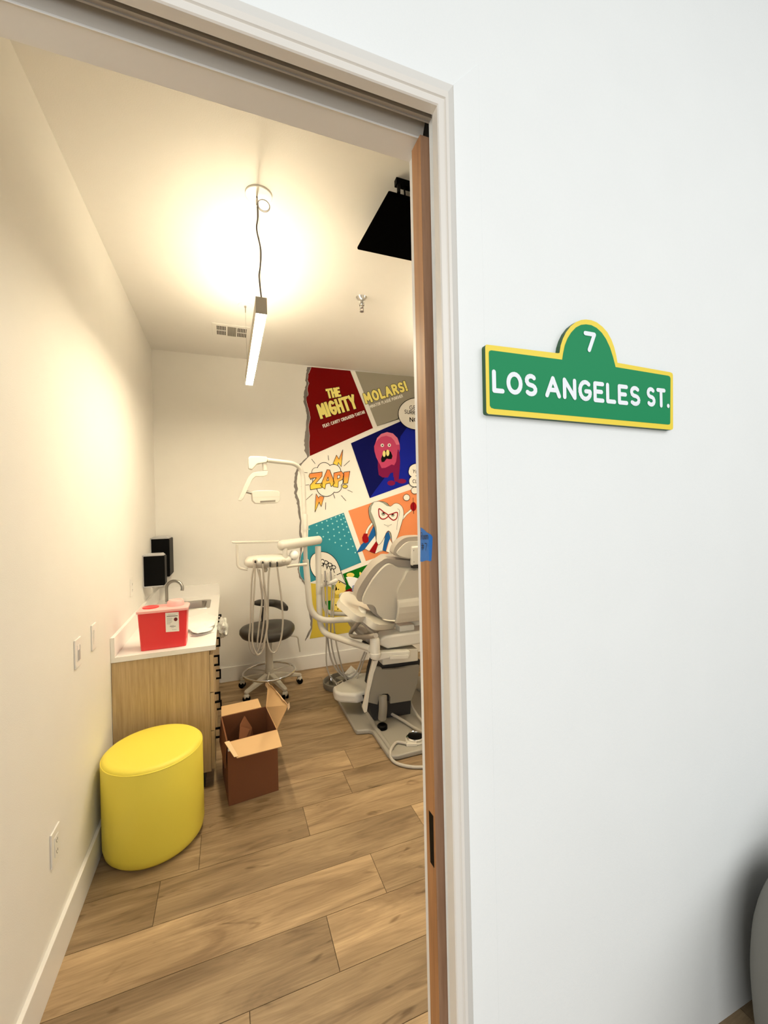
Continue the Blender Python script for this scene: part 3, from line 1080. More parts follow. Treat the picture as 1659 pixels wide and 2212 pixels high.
# teal panel with dots and the growl bubble
teal = flat('teal_panel', D_((200, 530), (622, 373), (832, 968), (600, 1062), (215, 1208), (152, 1192), (110, 1135), (93, 1070), (95, 980), (114, 880), (150, 800), (195, 700)), 3, 'teal')
dots = D_((612, 396), (572, 406), (527, 425), (473, 448), (420, 470), (363, 493), (298, 525), (210, 570), (624, 438), (590, 455), (541, 475), (488, 503), (432, 530), (371, 568), (305, 615), (643, 483), (606, 510), (556, 543), (502, 572), (436, 607), (378, 660), (658, 542), (619, 575), (568, 610), (508, 650), (452, 692), (681, 607), (633, 650), (580, 690), (521, 730), (707, 688), (654, 732), (595, 768), (731, 775), (675, 810), (760, 850))
flat('dot_print', ell(dots[0], 1.5, 1.5, 10), 4, 'dot', teal, more=[ell(q, 1.6, 1.6, 10) for q in dots[1:]])
grr = [(p.x, p.y) for p in bez([Vector((a, b, 0)) for a, b in D_((218, 990), (226, 920), (262, 868), (320, 845), (390, 842), (460, 870), (520, 925), (560, 995), (590, 1080), (620, 1160))], 4)] + D_((657, 1232), (560, 1180)) + [(p.x, p.y) for p in bez([Vector((a, b, 0)) for a, b in D_((540, 1178), (470, 1190), (400, 1190), (330, 1172), (270, 1125), (232, 1060), (219, 1000))], 4)][:-1]
gb = bubble('speech_bubble', grr, 5, edge=1.3)
for ch, p in (('G', (325, 1002)), ('R', (375, 1022)), ('R', (420, 1048)), ('R', (465, 1078)), ('!', (512, 1120))):
    q = D_(p)[0]
    ptext('lettering', ch, q, (q[0] + (8.3 if ch != '!' else 0.8), q[1] + 2.2), 15, 7, 'black', 1.6, gb)

# green panel, yellow creature, mustard ground
green = flat('green_panel', D_((610, 1105), (1035, 945), (1045, 1010), (1032, 1060), (900, 1160), (820, 1300), (630, 1312), (655, 1232)), 3, 'green')
flat('lemon_shape', ell(D_((702, 1118))[0], 8.5, 5), 4, 'lemon', green, more=[ell(D_((832, 1128))[0], 3, 9, rot=-0.35), ell(D_((930, 1062))[0], 8, 11), D_((1040, 945), (1075, 935), (1060, 1000), (1045, 1010))], split=True)
creature = flat('yellow_creature', D_((520, 1240), (560, 1185), (640, 1235), (645, 1310), (600, 1345), (530, 1352), (500, 1300)), 4, 'lemon', more=[D_((480, 1395), (640, 1395), (660, 1480), (600, 1545), (490, 1540))])
flat('creature_spots', ell(D_((572, 1205))[0], 1.4, 1.4, 10), 5, 'black', creature, more=[ell(D_(q)[0], 1.4, 1.4, 10) for q in ((528, 1475), (552, 1525), (560, 1290))])
flat('red_strip', D_((628, 1312), (700, 1275), (820, 1300), (640, 1330)), 4, 'red', more=[D_((590, 1485), (640, 1490), (670, 1560), (600, 1552)), D_((640, 1610), (680, 1612), (690, 1650), (655, 1655))], split=True)
flat('green_patch', D_((400, 1430), (482, 1420), (482, 1535), (410, 1532)), 4, 'green', more=[D_((480, 1235), (530, 1235), (545, 1290), (500, 1330))], split=True)
flat('mustard_ground', D_((215, 1215), (380, 1230), (620, 1320), (700, 1480), (900, 1700), (900, 1770), (215, 1880), (245, 1760), (252, 1640)), 2.5, 'mustard')
dt = W(*D_((1083, 925), (1220, 880), (1225, 930), (1095, 972)))
wallface('dark_teal_panel', [dt[0], ext(D_((1083, 925))[0], D_((1220, 880))[0], 3.05), ext(D_((1095, 972))[0], D_((1225, 928))[0], 3.05) - Vector((0, 0, 0.5)), dt[3] - Vector((0, 0, 0.0))], 3, 'darkteal')
mb = MB()
mb.face([Vector((x, YB - 3 * LAY, z)) for x, z in ((1.85, 0.50), (3.1, 0.62), (3.1, 0.98), (1.80, 0.86))])
mb.build('red_panel', MM['red'], mural)
mb = MB()
mb.face([Vector((x, YB - 3 * LAY, z)) for x, z in ((1.7, 0.2), (3.1, 0.2), (3.1, 0.58), (1.75, 0.46))])
mb.build('green_panel', MM['green'], mural)

# ------------------------------------------------------------------ ceiling things


def pendant(x, y0, y1, label, coil):
    zb, zt, hw = 2.491, 2.568, 0.025
    t = thing('pendant_light', label, 'lamp', (x, (y0 + y1) / 2, zb), 'linear pendant lamps')
    mb = MB()
    mb.box((x - hw, y0, zb + 0.004), (x - hw + 0.003, y1, zt))
    mb.box((x + hw - 0.003, y0, zb + 0.004), (x + hw, y1, zt))
    mb.box((x - hw, y0 - 0.003, zb), (x + hw, y0, zt))
    mb.box((x - hw, y1, zb), (x + hw, y1 + 0.003, zt))
    mb.box((x - hw + 0.003, y0, zt - 0.02), (x + hw - 0.003, y1, zt - 0.017))
    mb.build('housing', M['lamphouse'], t)
    mb = MB()
    mb.box((x - hw + 0.003, y0 + 0.001, zb), (x + hw - 0.003, y1 - 0.001, zb + 0.012))
    mb.build('diffuser', M['lampon'], t, label='glowing lower diffuser')
    mb = MB()
    mb.box((x - hw + 0.004, y0 + 0.05, zt - 0.012), (x + hw - 0.004, y1 - 0.05, zt - 0.006))
    mb.build('uplight', M['lampup'], t, label='glowing upper diffuser')
    mb = MB()
    mb.lathe((x, y0 + 0.005, ZC - 0.008), [(0.0605, 0.008), (0.0605, 0.002), (0.058, 0.0), (0.006, 0.0), (0.001, 0.0)], 40)
    mb.build('canopy', M['plate'], t)
    mb = MB()
    mb.lathe((x - 0.015, y1 - 0.02, ZC - 0.004), [(0.05, 0.004), (0.048, 0.0), (0.001, 0.0)], 40)
    mb.build('canopy', M['plate'], t)
    # cords
    path = bez([(x - 0.008, y0 + 0.01, ZC - 0.007), (x - 0.006, y0 + 0.01, ZC - 0.10), (x - 0.012, y0 + 0.012, ZC - 0.16), (x + 0.004, y0 + 0.012, ZC - 0.25), (x + 0.0, y0 + 0.01, ZC - 0.33), (x - 0.006, y0 + 0.01, ZC - 0.38), (x + 0.002, y0 + 0.01, zt)], 8)
    mb = MB()
    mb.tube(path, 0.0035, 8)
    mb.build('power_cord', M['cable'], t)
    if coil:
        mb = MB()
        cc = Vector((x + 0.02, y0 - 0.01, ZC - 0.055))
        for q in range(2):
            mb.tube([cc + Vector(((0.026 + 0.002 * q) * math.cos(2 * PI * k / 28), 0.004 * q, (0.026 + 0.002 * q) * math.sin(2 * PI * k / 28))) for k in range(28)], 0.0013, 6, closed=True)
        mb.build('spare_cable_loop', M['cable'], t)
    mb = MB()
    mb.lathe((x - 0.008, y0 + 0.005, ZC - 0.055), [(0.003, 0.0), (0.006, 0.006), (0.006, 0.025), (0.004, 0.034)], 12)
    mb.build('cable_gripper', M['steel'], t)
    mb = MB()
    mb.lathe((x - 0.015, y1 - 0.02, ZC - 0.05), [(0.003, 0.0), (0.004, 0.02), (0.004, 0.036), (0.008, 0.037), (0.008, 0.046)], 12)
    mb.build('cable_gripper', M['steel'], t)
    mb = MB()
    mb.tube([(x - 0.015, y1 - 0.02, ZC - 0.03), (x - 0.012, y1 - 0.02, zt - 0.018)], 0.0009, 6)
    mb.build('suspension_wire', M['steel'], t)
    mb = MB()
    mb.tube([(x - 0.001, y0 + 0.018, ZC - 0.03), (x + 0.001, y0 + 0.018, zt - 0.018)], 0.0009, 6)
    mb.build('suspension_wire', M['steel'], t)
    return t


pendant(0.171, 1.98, 3.10, 'lit linear pendant lamp hanging on a wavy grey cord left of the black ceiling screen', True)
pendant(1.78, 1.98, 3.10, 'lit linear pendant lamp over the dental chair, hidden from the doorway by the door', True)

# ceiling screen
sl, sr = 0.672, 1.42
p_near, p_far = Vector((0, 1.625, 2.915)), Vector((0, 2.075, 2.947))
tv = thing('ceiling_screen', 'black flat screen hung face down under the ceiling at the door edge', 'television', ((sl + sr) / 2, 1.85, 2.9))
dv = (p_far - p_near)
nv = Vector((0, -dv.z, dv.y)).normalized()
mb = MB()
mb.prism([(sl, p_near.y, p_near.z), (sr, p_near.y, p_near.z), (sr, p_far.y, p_far.z), (sl, p_far.y, p_far.z)], nv * 0.016)
mb.build('screen_body', M['blacktv'], tv, bevel=0.006)
mb = MB()
i0, i1 = p_near + dv * 0.03, p_near + dv * 0.97
mb.face([(sl + 0.015, i0.y, i0.z - 0.0006), (sr - 0.015, i0.y, i0.z - 0.0006), (sr - 0.015, i1.y, i1.z - 0.0006), (sl + 0.015, i1.y, i1.z - 0.0006)])
mb.build('screen_panel', M['blacktv'], tv)
mb = MB()
mb.box((0.735, 1.68, ZC - 0.028), (1.36, 1.705, ZC))
mb.box((0.735, 1.92, ZC - 0.028), (1.36, 1.945, ZC))
mb.tube([(0.75, 1.69, ZC - 0.02), (0.735, 1.66, 2.958)], 0.008, 8)
mb.tube([(0.775, 1.69, ZC - 0.02), (0.765, 1.66, 2.958)], 0.004, 8)
mb.tube([(1.34, 1.69, ZC - 0.02), (1.34, 1.66, 2.958)], 0.008, 8)
mb.tube([(0.75, 1.93, ZC - 0.02), (0.75, 1.93, 2.975)], 0.008, 8)
mb.tube([(1.34, 1.93, ZC - 0.02), (1.34, 1.93, 2.975)], 0.008, 8)
mb.build('ceiling_bracket', M['black'], tv)

# sprinkler
c = onZ(781, 643, ZC)
sk = thing('sprinkler_head', 'chrome fire sprinkler head on the ceiling between lamp and door edge', 'sprinkler', (c.x, c.y, ZC - 0.1))
mb = MB()
mb.lathe((c.x, c.y, ZC - 0.055), [(0.017, 0.0), (0.021, 0.008), (0.022, 0.02), (0.029, 0.037), (0.037, 0.05), (0.040, 0.055)], 28)
mb.build('escutcheon', M['chrome'], sk, smooth=True)
mb = MB()
mb.lathe((c.x, c.y, ZC - 0.071), [(0.009, 0.0), (0.013, 0.006), (0.013, 0.017)], 16)
mb.tube([(c.x - 0.011, c.y, ZC - 0.068), (c.x - 0.011, c.y, ZC - 0.085), (c.x, c.y, ZC - 0.094), (c.x + 0.011, c.y, ZC - 0.085), (c.x + 0.011, c.y, ZC - 0.068)], 0.0025, 8)
mb.lathe((c.x, c.y, ZC - 0.098), [(0.014, 0.0), (0.014, 0.002), (0.004, 0.004)], 16)
mb.build('deflector', M['steel'], sk)

# air vent
vx0, vx1, vy0, vy1 = -0.076, 0.205, 3.42, 3.655
vt = thing('air_vent', 'white ceiling air vent with slotted ends behind the lit pendant lamp', 'vent', ((vx0 + vx1) / 2, (vy0 + vy1) / 2, ZC - 0.01))
mb = MB()
mb.box((vx0, vy0, ZC - 0.008), (vx1, vy1, ZC))
mb.build('frame', M['vent'], vt, bevel=0.003)
mb = MB()
for xa, xb in ((0.035, 0.105), (0.19, 0.262)):
    for ya, yb in ((0.035, 0.108), (0.124, 0.2)):
        for k in range(6):
            xx = vx0 + xa + (xb - xa) * k / 6
            mb.box((xx, vy0 + ya, ZC - 0.0088), (xx + 0.0075, vy0 + yb, ZC - 0.0078))
mb.build('slots', M['ventdark'], vt)
mb = MB()
for k in range(9):
    xx = vx0 + 0.115 + k * 0.0073
    mb.box((xx, vy0 + 0.03, ZC - 0.0095), (xx + 0.0062, vy0 + 0.205, ZC - 0.0078))
mb.build('centre_grille', M['ventgrey'], vt)

# ------------------------------------------------------------------ left wall plates


def plate(name, label, cat, pc, hh, ww, style):
    c = onX(*pc, XL)
    t = thing(name, label, cat, (XL, c.y, c.z - hh / 2))
    mb = MB()
    mb.box((XL, c.y - ww / 2, c.z - hh / 2), (XL + 0.006, c.y + ww / 2, c.z + hh / 2))
    mb.build('cover_plate', M['plate'], t, bevel=0.002)
    mb = MB()
    if style == 'switch':
        mb.box((XL + 0.0058, c.y - 0.017, c.z - 0.034), (XL + 0.0085, c.y + 0.017, c.z + 0.034), Matrix.Rotation(0.04, 3, 'Y'))
        mb.build('rocker', M['trim'], t, bevel=0.001)
    elif style == 'dimmer':
        mb.box((XL + 0.0058, c.y - 0.017, c.z - 0.034), (XL + 0.0078, c.y + 0.017, c.z + 0.034))
        mb.build('rocker', M['trim'], t, bevel=0.001)
        mb = MB()
        mb.box((XL + 0.0076, c.y - 0.012, c.z - 0.03), (XL + 0.0095, c.y + 0.004, c.z + 0.012))
        mb.box((XL + 0.0076, c.y + 0.009, c.z - 0.03), (XL + 0.0088, c.y + 0.012, c.z + 0.03))
        mb.build('dimmer_slider', M['greyp'], t)
    else:
        mb.box((XL + 0.0058, c.y - 0.017, c.z - 0.034), (XL + 0.0080, c.y + 0.017, c.z + 0.034))
        mb.build('socket_face', M['trim'], t, bevel=0.001)
        mb = MB()
        for s_ in (-1, 1):
            for k in (-0.0055, 0.0055):
                mb.box((XL + 0.0078, c.y + k - 0.001, c.z + s_ * 0.019 - 0.005), (XL + 0.0084, c.y + k + 0.001, c.z + s_ * 0.019 + 0.004))
            mb.lathe((XL + 0.0079, c.y, c.z + s_ * 0.019 - 0.010), [(0.002, 0), (0.002, 0.0005)], 8, (1, 0, 0))
        mb.build('slots', M['dark'], t)
    return t


plate('light_switch', 'white dimmer switch plate on the left wall, the one nearer the doorway', 'switch', (166, 1410), 0.118, 0.074, 'dimmer')
plate('light_switch', 'white rocker switch plate on the left wall, the one nearer the counter', 'switch', (201, 1375), 0.118, 0.070, 'switch')
plate('wall_outlet', 'white power outlet low on the left wall above the baseboard', 'outlet', (117, 1826), 0.118, 0.074, 'outlet')
plate('wall_outlet', 'white power outlet on the left wall above the counter left of the soap dispenser', 'outlet', (283, 1268), 0.116, 0.074, 'outlet')

# ------------------------------------------------------------------ dispensers over the sink


def dispenser(name, label, y0, y1, z0, z1, depth, noz):
    t = thing(name, label, 'dispenser', (XL, (y0 + y1) / 2, z0))
    mb = MB()
    mb.box((XL, y0, z0), (XL + 0.008, y1, z1))
    mb.build('back_plate', M['greyp'], t, bevel=0.004)
    mb = MB()
    mb.prism([(XL + 0.008, y0, z0 + 0.010), (XL + depth * 0.97, y0, z0 + 0.010), (XL + depth, y0, z0 + 0.02), (XL + depth, y0, z1 - 0.018), (XL + depth * 0.97, y0, z1 - 0.008), (XL + 0.008, y0, z1 - 0.008)], (0, y1 - y0, 0))
    mb.build('cover', M['black'], t, bevel=0.006)
    mb = MB()
    mb.prism([(XL + 0.005, y0 - 0.001, z1 - 0.009), (XL + depth * 0.96, y0 - 0.001, z1 - 0.009), (XL + depth * 0.86, y0 - 0.001, z1 + 0.006), (XL + 0.02, y0 - 0.001, z1 + 0.006)], (0, y1 - y0 + 0.002, 0))
    mb.build('top_cap', M['greyp'], t, bevel=0.002)
    mb = MB()
    mb.box((XL + 0.005, y0 - 0.001, z0), (XL + depth * 0.9, y1 + 0.001, z0 + 0.010))
    mb.build('bottom_cap', M['greyp'], t, bevel=0.002)
    if noz:
        mb = MB()
        mb.lathe((XL + 0.06, (y0 + y1) / 2, z0 - 0.012), [(0.008, 0), (0.010, 0.012)], 12)
        mb.build('nozzle', M['greyp'], t)
    return t


dispenser('soap_dispenser', 'black soap dispenser on the left wall, the smaller and nearer of two dispensers', 3.49, 3.60, 1.035, 1.277, 0.148, True)
dispenser('towel_dispenser', 'tall black paper towel dispenser in the far left corner behind the soap dispenser', 3.84, 4.09, 1.05, 1.385, 0.142, False)

# ------------------------------------------------------------------ cabinet, worktop, sink
CX1, CY0, CZ = -0.076, 2.56, 0.82
cab = thing('base_cabinet', 'light oak base cabinet with black pull handles along the left wall', 'cabinet', (-0.33, 3.35, 0))
kz = 0.10
mb = MB()
for lo_, hi_ in (((XL + 0.002, CY0 + 0.005, kz), (-0.112, CY0 + 0.025, CZ - 0.03)), ((XL + 0.002, YB - 0.022, kz), (-0.112, YB - 0.002, CZ - 0.03)), ((XL + 0.002, CY0 + 0.025, kz), (-0.112, YB - 0.022, kz + 0.018)),
                 ((XL + 0.002, CY0 + 0.025, kz + 0.018), (XL + 0.012, YB - 0.022, CZ - 0.03)), ((-0.13, CY0 + 0.025, CZ - 0.075), (-0.112, YB - 0.022, CZ - 0.03))):
    mb.box(lo_, hi_)
mb.build('carcass', M['cabinet'], cab)
mb = MB()
mb.box((XL + 0.03, CY0 + 0.035, 0), (-0.150, YB - 0.002, kz))
mb.build('toe_kick', M['kick'], cab)


def handle(y, z, vertical, parent):
    mb = MB()
    L = 0.032
    x0 = -0.092
    if vertical:
        mb.box((x0, y - 0.005, z - L), (x0 + 0.03, y + 0.005, z - L + 0.01))
        mb.box((x0, y - 0.005, z + L - 0.01), (x0 + 0.03, y + 0.005, z + L))
        mb.box((x0 + 0.022, y - 0.005, z - L), (x0 + 0.032, y + 0.005, z + L))
    else:
        mb.box((x0, y - L, z - 0.005), (x0 + 0.03, y - L + 0.01, z + 0.005))
        mb.box((x0, y + L - 0.01, z - 0.005), (x0 + 0.03, y + L, z + 0.005))
        mb.box((x0 + 0.022, y - L, z - 0.005), (x0 + 0.032, y + L, z + 0.005))
    mb.build('handle', M['black'], parent, label='black square pull handle')


dws = [(0.11, 0.325), (0.33, 0.545), (0.55, 0.765)]
for ya, yb, hz in ((CY0 + 0.008, 2.86, (0.24, 0.455, 0.68)), (2.865, 3.20, (0.27, 0.48, 0.70))):
    for (za, zb), z_ in zip(dws, hz):
        mb = MB()
        mb.box((-0.111, ya, za), (-0.092, yb, zb))
        dr = mb.build('drawer', M['cabinet'], cab, bevel=0.001)
        handle((ya + yb) / 2, z_, True, dr)
for ya, yb, hs in ((3.205, 3.66, 1), (3.665, 4.12, -1)):
    mb = MB()
    mb.box((-0.111, ya, 0.11), (-0.092, yb, 0.765))
    dr = mb.build('cabinet_door', M['cabinet'], cab, bevel=0.001)
    handle(yb - 0.05 if hs > 0 else ya + 0.05, 0.70, True, dr)

# sink opening in the worktop
SX0, SX1, SY0, SY1 = -0.475, -0.155, 3.60, 3.93
ct = thing('worktop', 'white worktop with low backsplash on the oak cabinet', 'countertop', (-0.33, 3.35, CZ - 0.03))
mb = MB()
t0 = CZ - 0.027
mb.box((XL + 0.001, CY0, t0), (CX1, SY0, CZ))
mb.box((XL + 0.001, SY1, t0), (CX1, YB - 0.001, CZ))
mb.box((XL + 0.001, SY0, t0), (SX0, SY1, CZ))
mb.box((SX1, SY0, t0), (CX1, SY1, CZ))
mb.build('slab', M['counter'], ct)
mb = MB()
mb.box((XL + 0.001, CY0, CZ), (XL + 0.02, YB - 0.001, CZ + 0.105))
mb.box((XL + 0.02, YB - 0.02, CZ), (CX1 + 0.0, YB - 0.001, CZ + 0.105))
mb.build('backsplash', M['counter'], ct)

sink = thing('sink', 'square stainless steel sink set into the white worktop', 'sink', ((SX0 + SX1) / 2, (SY0 + SY1) / 2, CZ - 0.15))


def rrect(x0, x1, y0, y1, r, z, n=5):
    out = []
    for cx_, cy_, a0 in ((x1 - r, y1 - r, 0), (x0 + r, y1 - r, 90), (x0 + r, y0 + r, 180), (x1 - r, y0 + r, 270)):
        for k in range(n + 1):
            a = math.radians(a0 + 90 * k / n)
            out.append(Vector((cx_ + r * math.cos(a), cy_ + r * math.sin(a), z)))
    return out


mb = MB()
mb.rings([rrect(SX0 - 0.012, SX1 + 0.012, SY0 - 0.012, SY1 + 0.012, 0.03, CZ + 0.0005), rrect(SX0 - 0.01, SX1 + 0.01, SY0 - 0.01, SY1 + 0.01, 0.03, CZ + 0.004), rrect(SX0 + 0.02, SX1 - 0.02, SY0 + 0.02, SY1 - 0.02, 0.05, CZ + 0.003), rrect(SX0 + 0.025, SX1 - 0.025, SY0 + 0.025, SY1 - 0.025, 0.05, CZ - 0.01), rrect(SX0 + 0.035, SX1 - 0.035, SY0 + 0.035, SY1 - 0.035, 0.06, CZ - 0.14), rrect(SX0 + 0.09, SX1 - 0.09, SY0 + 0.09, SY1 - 0.09, 0.05, CZ - 0.15)], cap=False)
mb.face(list(reversed(rrect(SX0 + 0.09, SX1 - 0.09, SY0 + 0.09, SY1 - 0.09, 0.05, CZ - 0.15))))
mb.build('basin', M['steel'], sink, smooth=True)
mb = MB()
mb.lathe(((SX0 + SX1) / 2, (SY0 + SY1) / 2, CZ - 0.149), [(0.035, 0), (0.033, 0.002), (0.01, 0.001)], 24)
mb.build('drain', M['chrome'], sink)
fc = thing('faucet', 'chrome gooseneck faucet rising behind the red container', 'faucet', (-0.45, 3.97, CZ))
fx, fy = onY(360, 1285, 3.86).x, 3.86
fz = onY(378, 1254, fy).z
mb = MB()
rr = 0.062
pth = [Vector((fx, fy, CZ))] + [Vector((fx, fy, CZ + k)) for k in (0.03, 0.06, 0.08)]
ctr = Vector((fx + rr, fy - 0.02, fz - rr))
pth.append(Vector((fx, fy, ctr.z - 0.02)))
for k in range(0, 13):
    a = PI - PI * 1.1 * k / 12
    pth.append(Vector((ctr.x + rr * math.cos(a), fy - 0.05 * (k / 12), ctr.z + rr * math.sin(a))))
mb.tube(pth, 0.0125, 14)
mb.build('spout', M['steel'], fc, smooth=True)
mb = MB()
mb.lathe((fx, fy, CZ), [(0.026, 0), (0.026, 0.006), (0.016, 0.012), (0.015, 0.03)], 20)
mb.build('faucet_base', M['chrome'], fc, smooth=True)

# ------------------------------------------------------------------ sharps container
bl = onZ(304, 1407, CZ)
br = onZ(399, 1396.5, CZ)
Yf = (bl.y + br.y) / 2
x0, x1 = bl.x, br.x + 0.006
dep = 0.125
zt = 1.032
sc_ = thing('sharps_container', 'red plastic sharps container with translucent lid on the worktop', 'sharps container', ((x0 + x1) / 2, Yf + dep / 2, CZ))
tp_ = 0.012
mb = MB()
mb.rings([rrect(x0, x1, Yf, Yf + dep, 0.012, CZ + 0.001), rrect(x0 - tp_, x1 + tp_ * 0.8, Yf - 0.006, Yf + dep + 0.01, 0.014, zt)])
mb.build('container_body', M['red'], sc_, smooth=True, angle=40)
mb = MB()
mb.rings([rrect(x0 - tp_ - 0.006, x1 + tp_ + 0.004, Yf - 0.011, Yf + dep + 0.016, 0.015, zt - 0.004), rrect(x0 - tp_ - 0.006, x1 + tp_ + 0.004, Yf - 0.011, Yf + dep + 0.016, 0.015, zt + 0.008), rrect(x0 - tp_ + 0.004, x1 + tp_ - 0.006, Yf - 0.002, Yf + dep + 0.006, 0.012, zt + 0.014)])
mb.build('lid', M['pinklid'], sc_, smooth=True, angle=40)
mb = MB()
mb.lathe((x1 - 0.055, Yf + dep * 0.55, zt + 0.013), [(0.047, 0), (0.043, 0.026), (0.034, 0.033), (0.03, 0.03), (0.001, 0.03)], 30)
mb.build('turn_cap', M['pinklid'], sc_, smooth=True, label='raised translucent round cap')
mb = MB()
mb.lathe((x0 + 0.045, Yf + dep * 0.5, zt + 0.013), [(0.042, 0), (0.042, 0.006), (0.03, 0.009), (0.001, 0.009)], 30)
mb.build('flat_cap', M['red'], sc_, smooth=True, label='flat red round cap')
lb = [onY(*p, Yf - 0.004) for p in crop(220, 1230, 5.53, [(758, 518), (918, 507), (925, 738), (765, 750)])]


def lab(u, v, off):
    p = lb[0] * (1 - u) * (1 - v) + lb[1] * u * (1 - v) + lb[2] * u * v + lb[3] * (1 - u) * v
    f = (p.z - CZ) / (zt - CZ)
    return Vector((p.x, Yf - 0.006 * f - off, p.z))


mb = MB()
mb.face([lab(0, 0, 0.0008), lab(1, 0, 0.0008), lab(1, 1, 0.0008), lab(0, 1, 0.0008)])
la = mb.build('warning_label', M['paper'], sc_, label='white printed warning label')
mb = MB()


def line(u0, u1, v, wd):
    mb.face([lab(u0, v - wd, 0.0013), lab(u1, v - wd, 0.0013), lab(u1, v + wd, 0.0013), lab(u0, v + wd, 0.0013)])


line(0.2, 0.78, 0.115, 0.006)
line(0.1, 0.92, 0.19, 0.02)
for k, (u0, u1) in enumerate(((0.1, 0.5), (0.1, 0.55), (0.1, 0.45), (0.1, 0.52), (0.1, 0.48), (0.1, 0.4), (0.1, 0.35))):
    line(u0, u1, 0.29 + k * 0.05, 0.006)
line(0.32, 0.62, 0.68, 0.008)
line(0.3, 0.75, 0.73, 0.014)
line(0.4, 0.6, 0.79, 0.007)
line(0.45, 0.8, 0.9, 0.006)
mb.build('print_lines', M['inkgrey'], la)
mb = MB()
cc = lab(0.76, 0.37, 0.0014)
disc(mb, cc, Vector((0.0095, 0, 0)), Vector((0, 0, 0.0105)))
mb.build('biohazard_disc', mat('label_dark_red', srgb(120, 14, 16), 0.6), la)
mb = MB()
for k in range(3):
    a = math.radians(90 + 120 * k)
    q = cc + Vector((0.0042 * math.cos(a), -0.0004, 0.0046 * math.sin(a)))
    ribbon(mb, [q + Vector((0.0034 * math.cos(a + t), 0, 0.0036 * math.sin(a + t))) for t in [math.radians(x_) for x_ in range(-140, 141, 20)]], 0.0012, (0, -1, 0))
mb.build('biohazard_mark', M['ink'], la)

# loose paper and plastic on the worktop
mb = MB()
pp = [(-0.225, 2.80), (-0.09, 2.83), (-0.085, 3.25), (-0.16, 3.4), (-0.30, 3.30), (-0.27, 3.05)]
mb.prism([(x, y, CZ + 0.0005) for x, y in pp], (0, 0, 0.005))
o = mb.build('paper_stack', M['paper'])
setp(o, 'loose white papers lying on the worktop right of the red container', 'papers')
mb = MB()


def crumple(bm_mb, c, rx, ry, rz, seed, nu=18, nv=12):
    rnd = random.Random(seed)
    ph = [rnd.uniform(0, 6.28) for _ in range(8)]
    rings_ = []
    for i in range(1, nv):
        t = PI * i / nv
        ring = []
        for k in range(nu):
            a = 2 * PI * k / nu
            f = 1 + 0.10 * math.sin(3 * a + ph[0] + 2 * t) + 0.08 * math.sin(5 * a + ph[1] - 3 * t) + 0.08 * math.sin(7 * t + ph[2] + 2 * a) + rnd.uniform(-0.05, 0.05)
            ring.append(Vector((c[0] + rx * f * math.sin(t) * math.cos(a), c[1] + ry * f * math.sin(t) * math.sin(a), c[2] - rz * f * math.cos(t))))
        rings_.append(ring)
    bm_mb.rings(rings_)


pb = onY(478, 1340, 2.98)
crumple(mb, (-0.038, 2.98, CZ - 0.012), 0.034, 0.10, 0.058, 3, 26, 18)
o = mb.build('plastic_bag', M['glassbag'])
setp(o, 'crumpled clear plastic bag hanging over the worktop edge above the drawer handles', 'plastic bag')
mb = MB()
crumple(mb, (-0.17, 2.93, CZ + 0.0245), 0.085, 0.14, 0.013, 11, 22, 10)
o = mb.build('plastic_wrapper', M['paper'])
setp(o, 'crumpled white wrapper lying on the papers beside the red container', 'wrapper')

# ------------------------------------------------------------------ yellow pouf
pcx, pcy, pr, ph_ = -0.357, 2.285, 0.218, 0.452
pf = thing('pouf', 'yellow cylindrical vinyl pouf against the left wall in front of the oak cabinet', 'stool', (pcx, pcy, 0))
mb = MB()
prof = [(0.001, 0.0), (pr - 0.05, 0.0), (pr - 0.02, 0.008), (pr - 0.006, 0.025), (pr, 0.055), (pr, 0.2), (pr, ph_ - 0.022), (pr - 0.004, ph_ - 0.014)]
mb.lathe((pcx, pcy, 0), prof, 72)
mb.build('pouf_side', M['yellow'], pf, smooth=True)
mb = MB()
mb.lathe((pcx, pcy, 0), [(pr - 0.004, ph_ - 0.014), (pr - 0.007, ph_ - 0.008), (pr - 0.015, ph_ - 0.002), (pr - 0.03, ph_), (pr - 0.1, ph_ + 0.002), (0.002, ph_ + 0.003)], 72)
mb.build('pouf_top', M['yellow'], pf, smooth=True)
mb = MB()
mb.tube([(pcx + (pr - 0.002) * math.cos(2 * PI * k / 72), pcy + (pr - 0.002) * math.sin(2 * PI * k / 72), ph_ - 0.016) for k in range(72)], 0.0022, 6, closed=True)
mb.build('seam', M['yellow'], pf, smooth=True)

# ------------------------------------------------------------------ open carton
FL, FR = Vector((-0.024, 2.372, 0)), Vector((0.240, 2.400, 0))
bu = (FR - FL).normalized()
bv = Vector((-bu.y, bu.x, 0))
BW_, BD_, BH_ = (FR - FL).length, 0.315, 0.345
cb = thing('cardboard_box', 'open brown cardboard box with flaps up on the plank floor beside the cabinet', 'box', tuple((FL + FR) / 2 + bv * BD_ / 2))
UZ = Vector((0, 0, 1))
th = 0.004


def bp_(a, b, z):
    return FL + bu * a + bv * b + UZ * z


def slab(mb, p, q, r, s, t):
    n = (q - p).cross(s - p).normalized() * t
    mb.prism([p, q, r, s], n)


mb = MB()
for (a0, b0, a1, b1) in ((0, 0, BW_, th), (0, BD_ - th, BW_, BD_), (0, th, th, BD_ - th), (BW_ - th, th, BW_, BD_ - th)):
    mb.prism([bp_(a0, b0, 0.001), bp_(a1, b0, 0.001), bp_(a1, b1, 0.001), bp_(a0, b1, 0.001)], (0, 0, BH_ - 0.001))
mb.prism([bp_(th, th, 0.001), bp_(BW_ - th, th, 0.001), bp_(BW_ - th, BD_ - th, 0.001), bp_(th, BD_ - th, 0.001)], (0, 0, 0.004))
mb.build('carton_body', M['card'], cb)


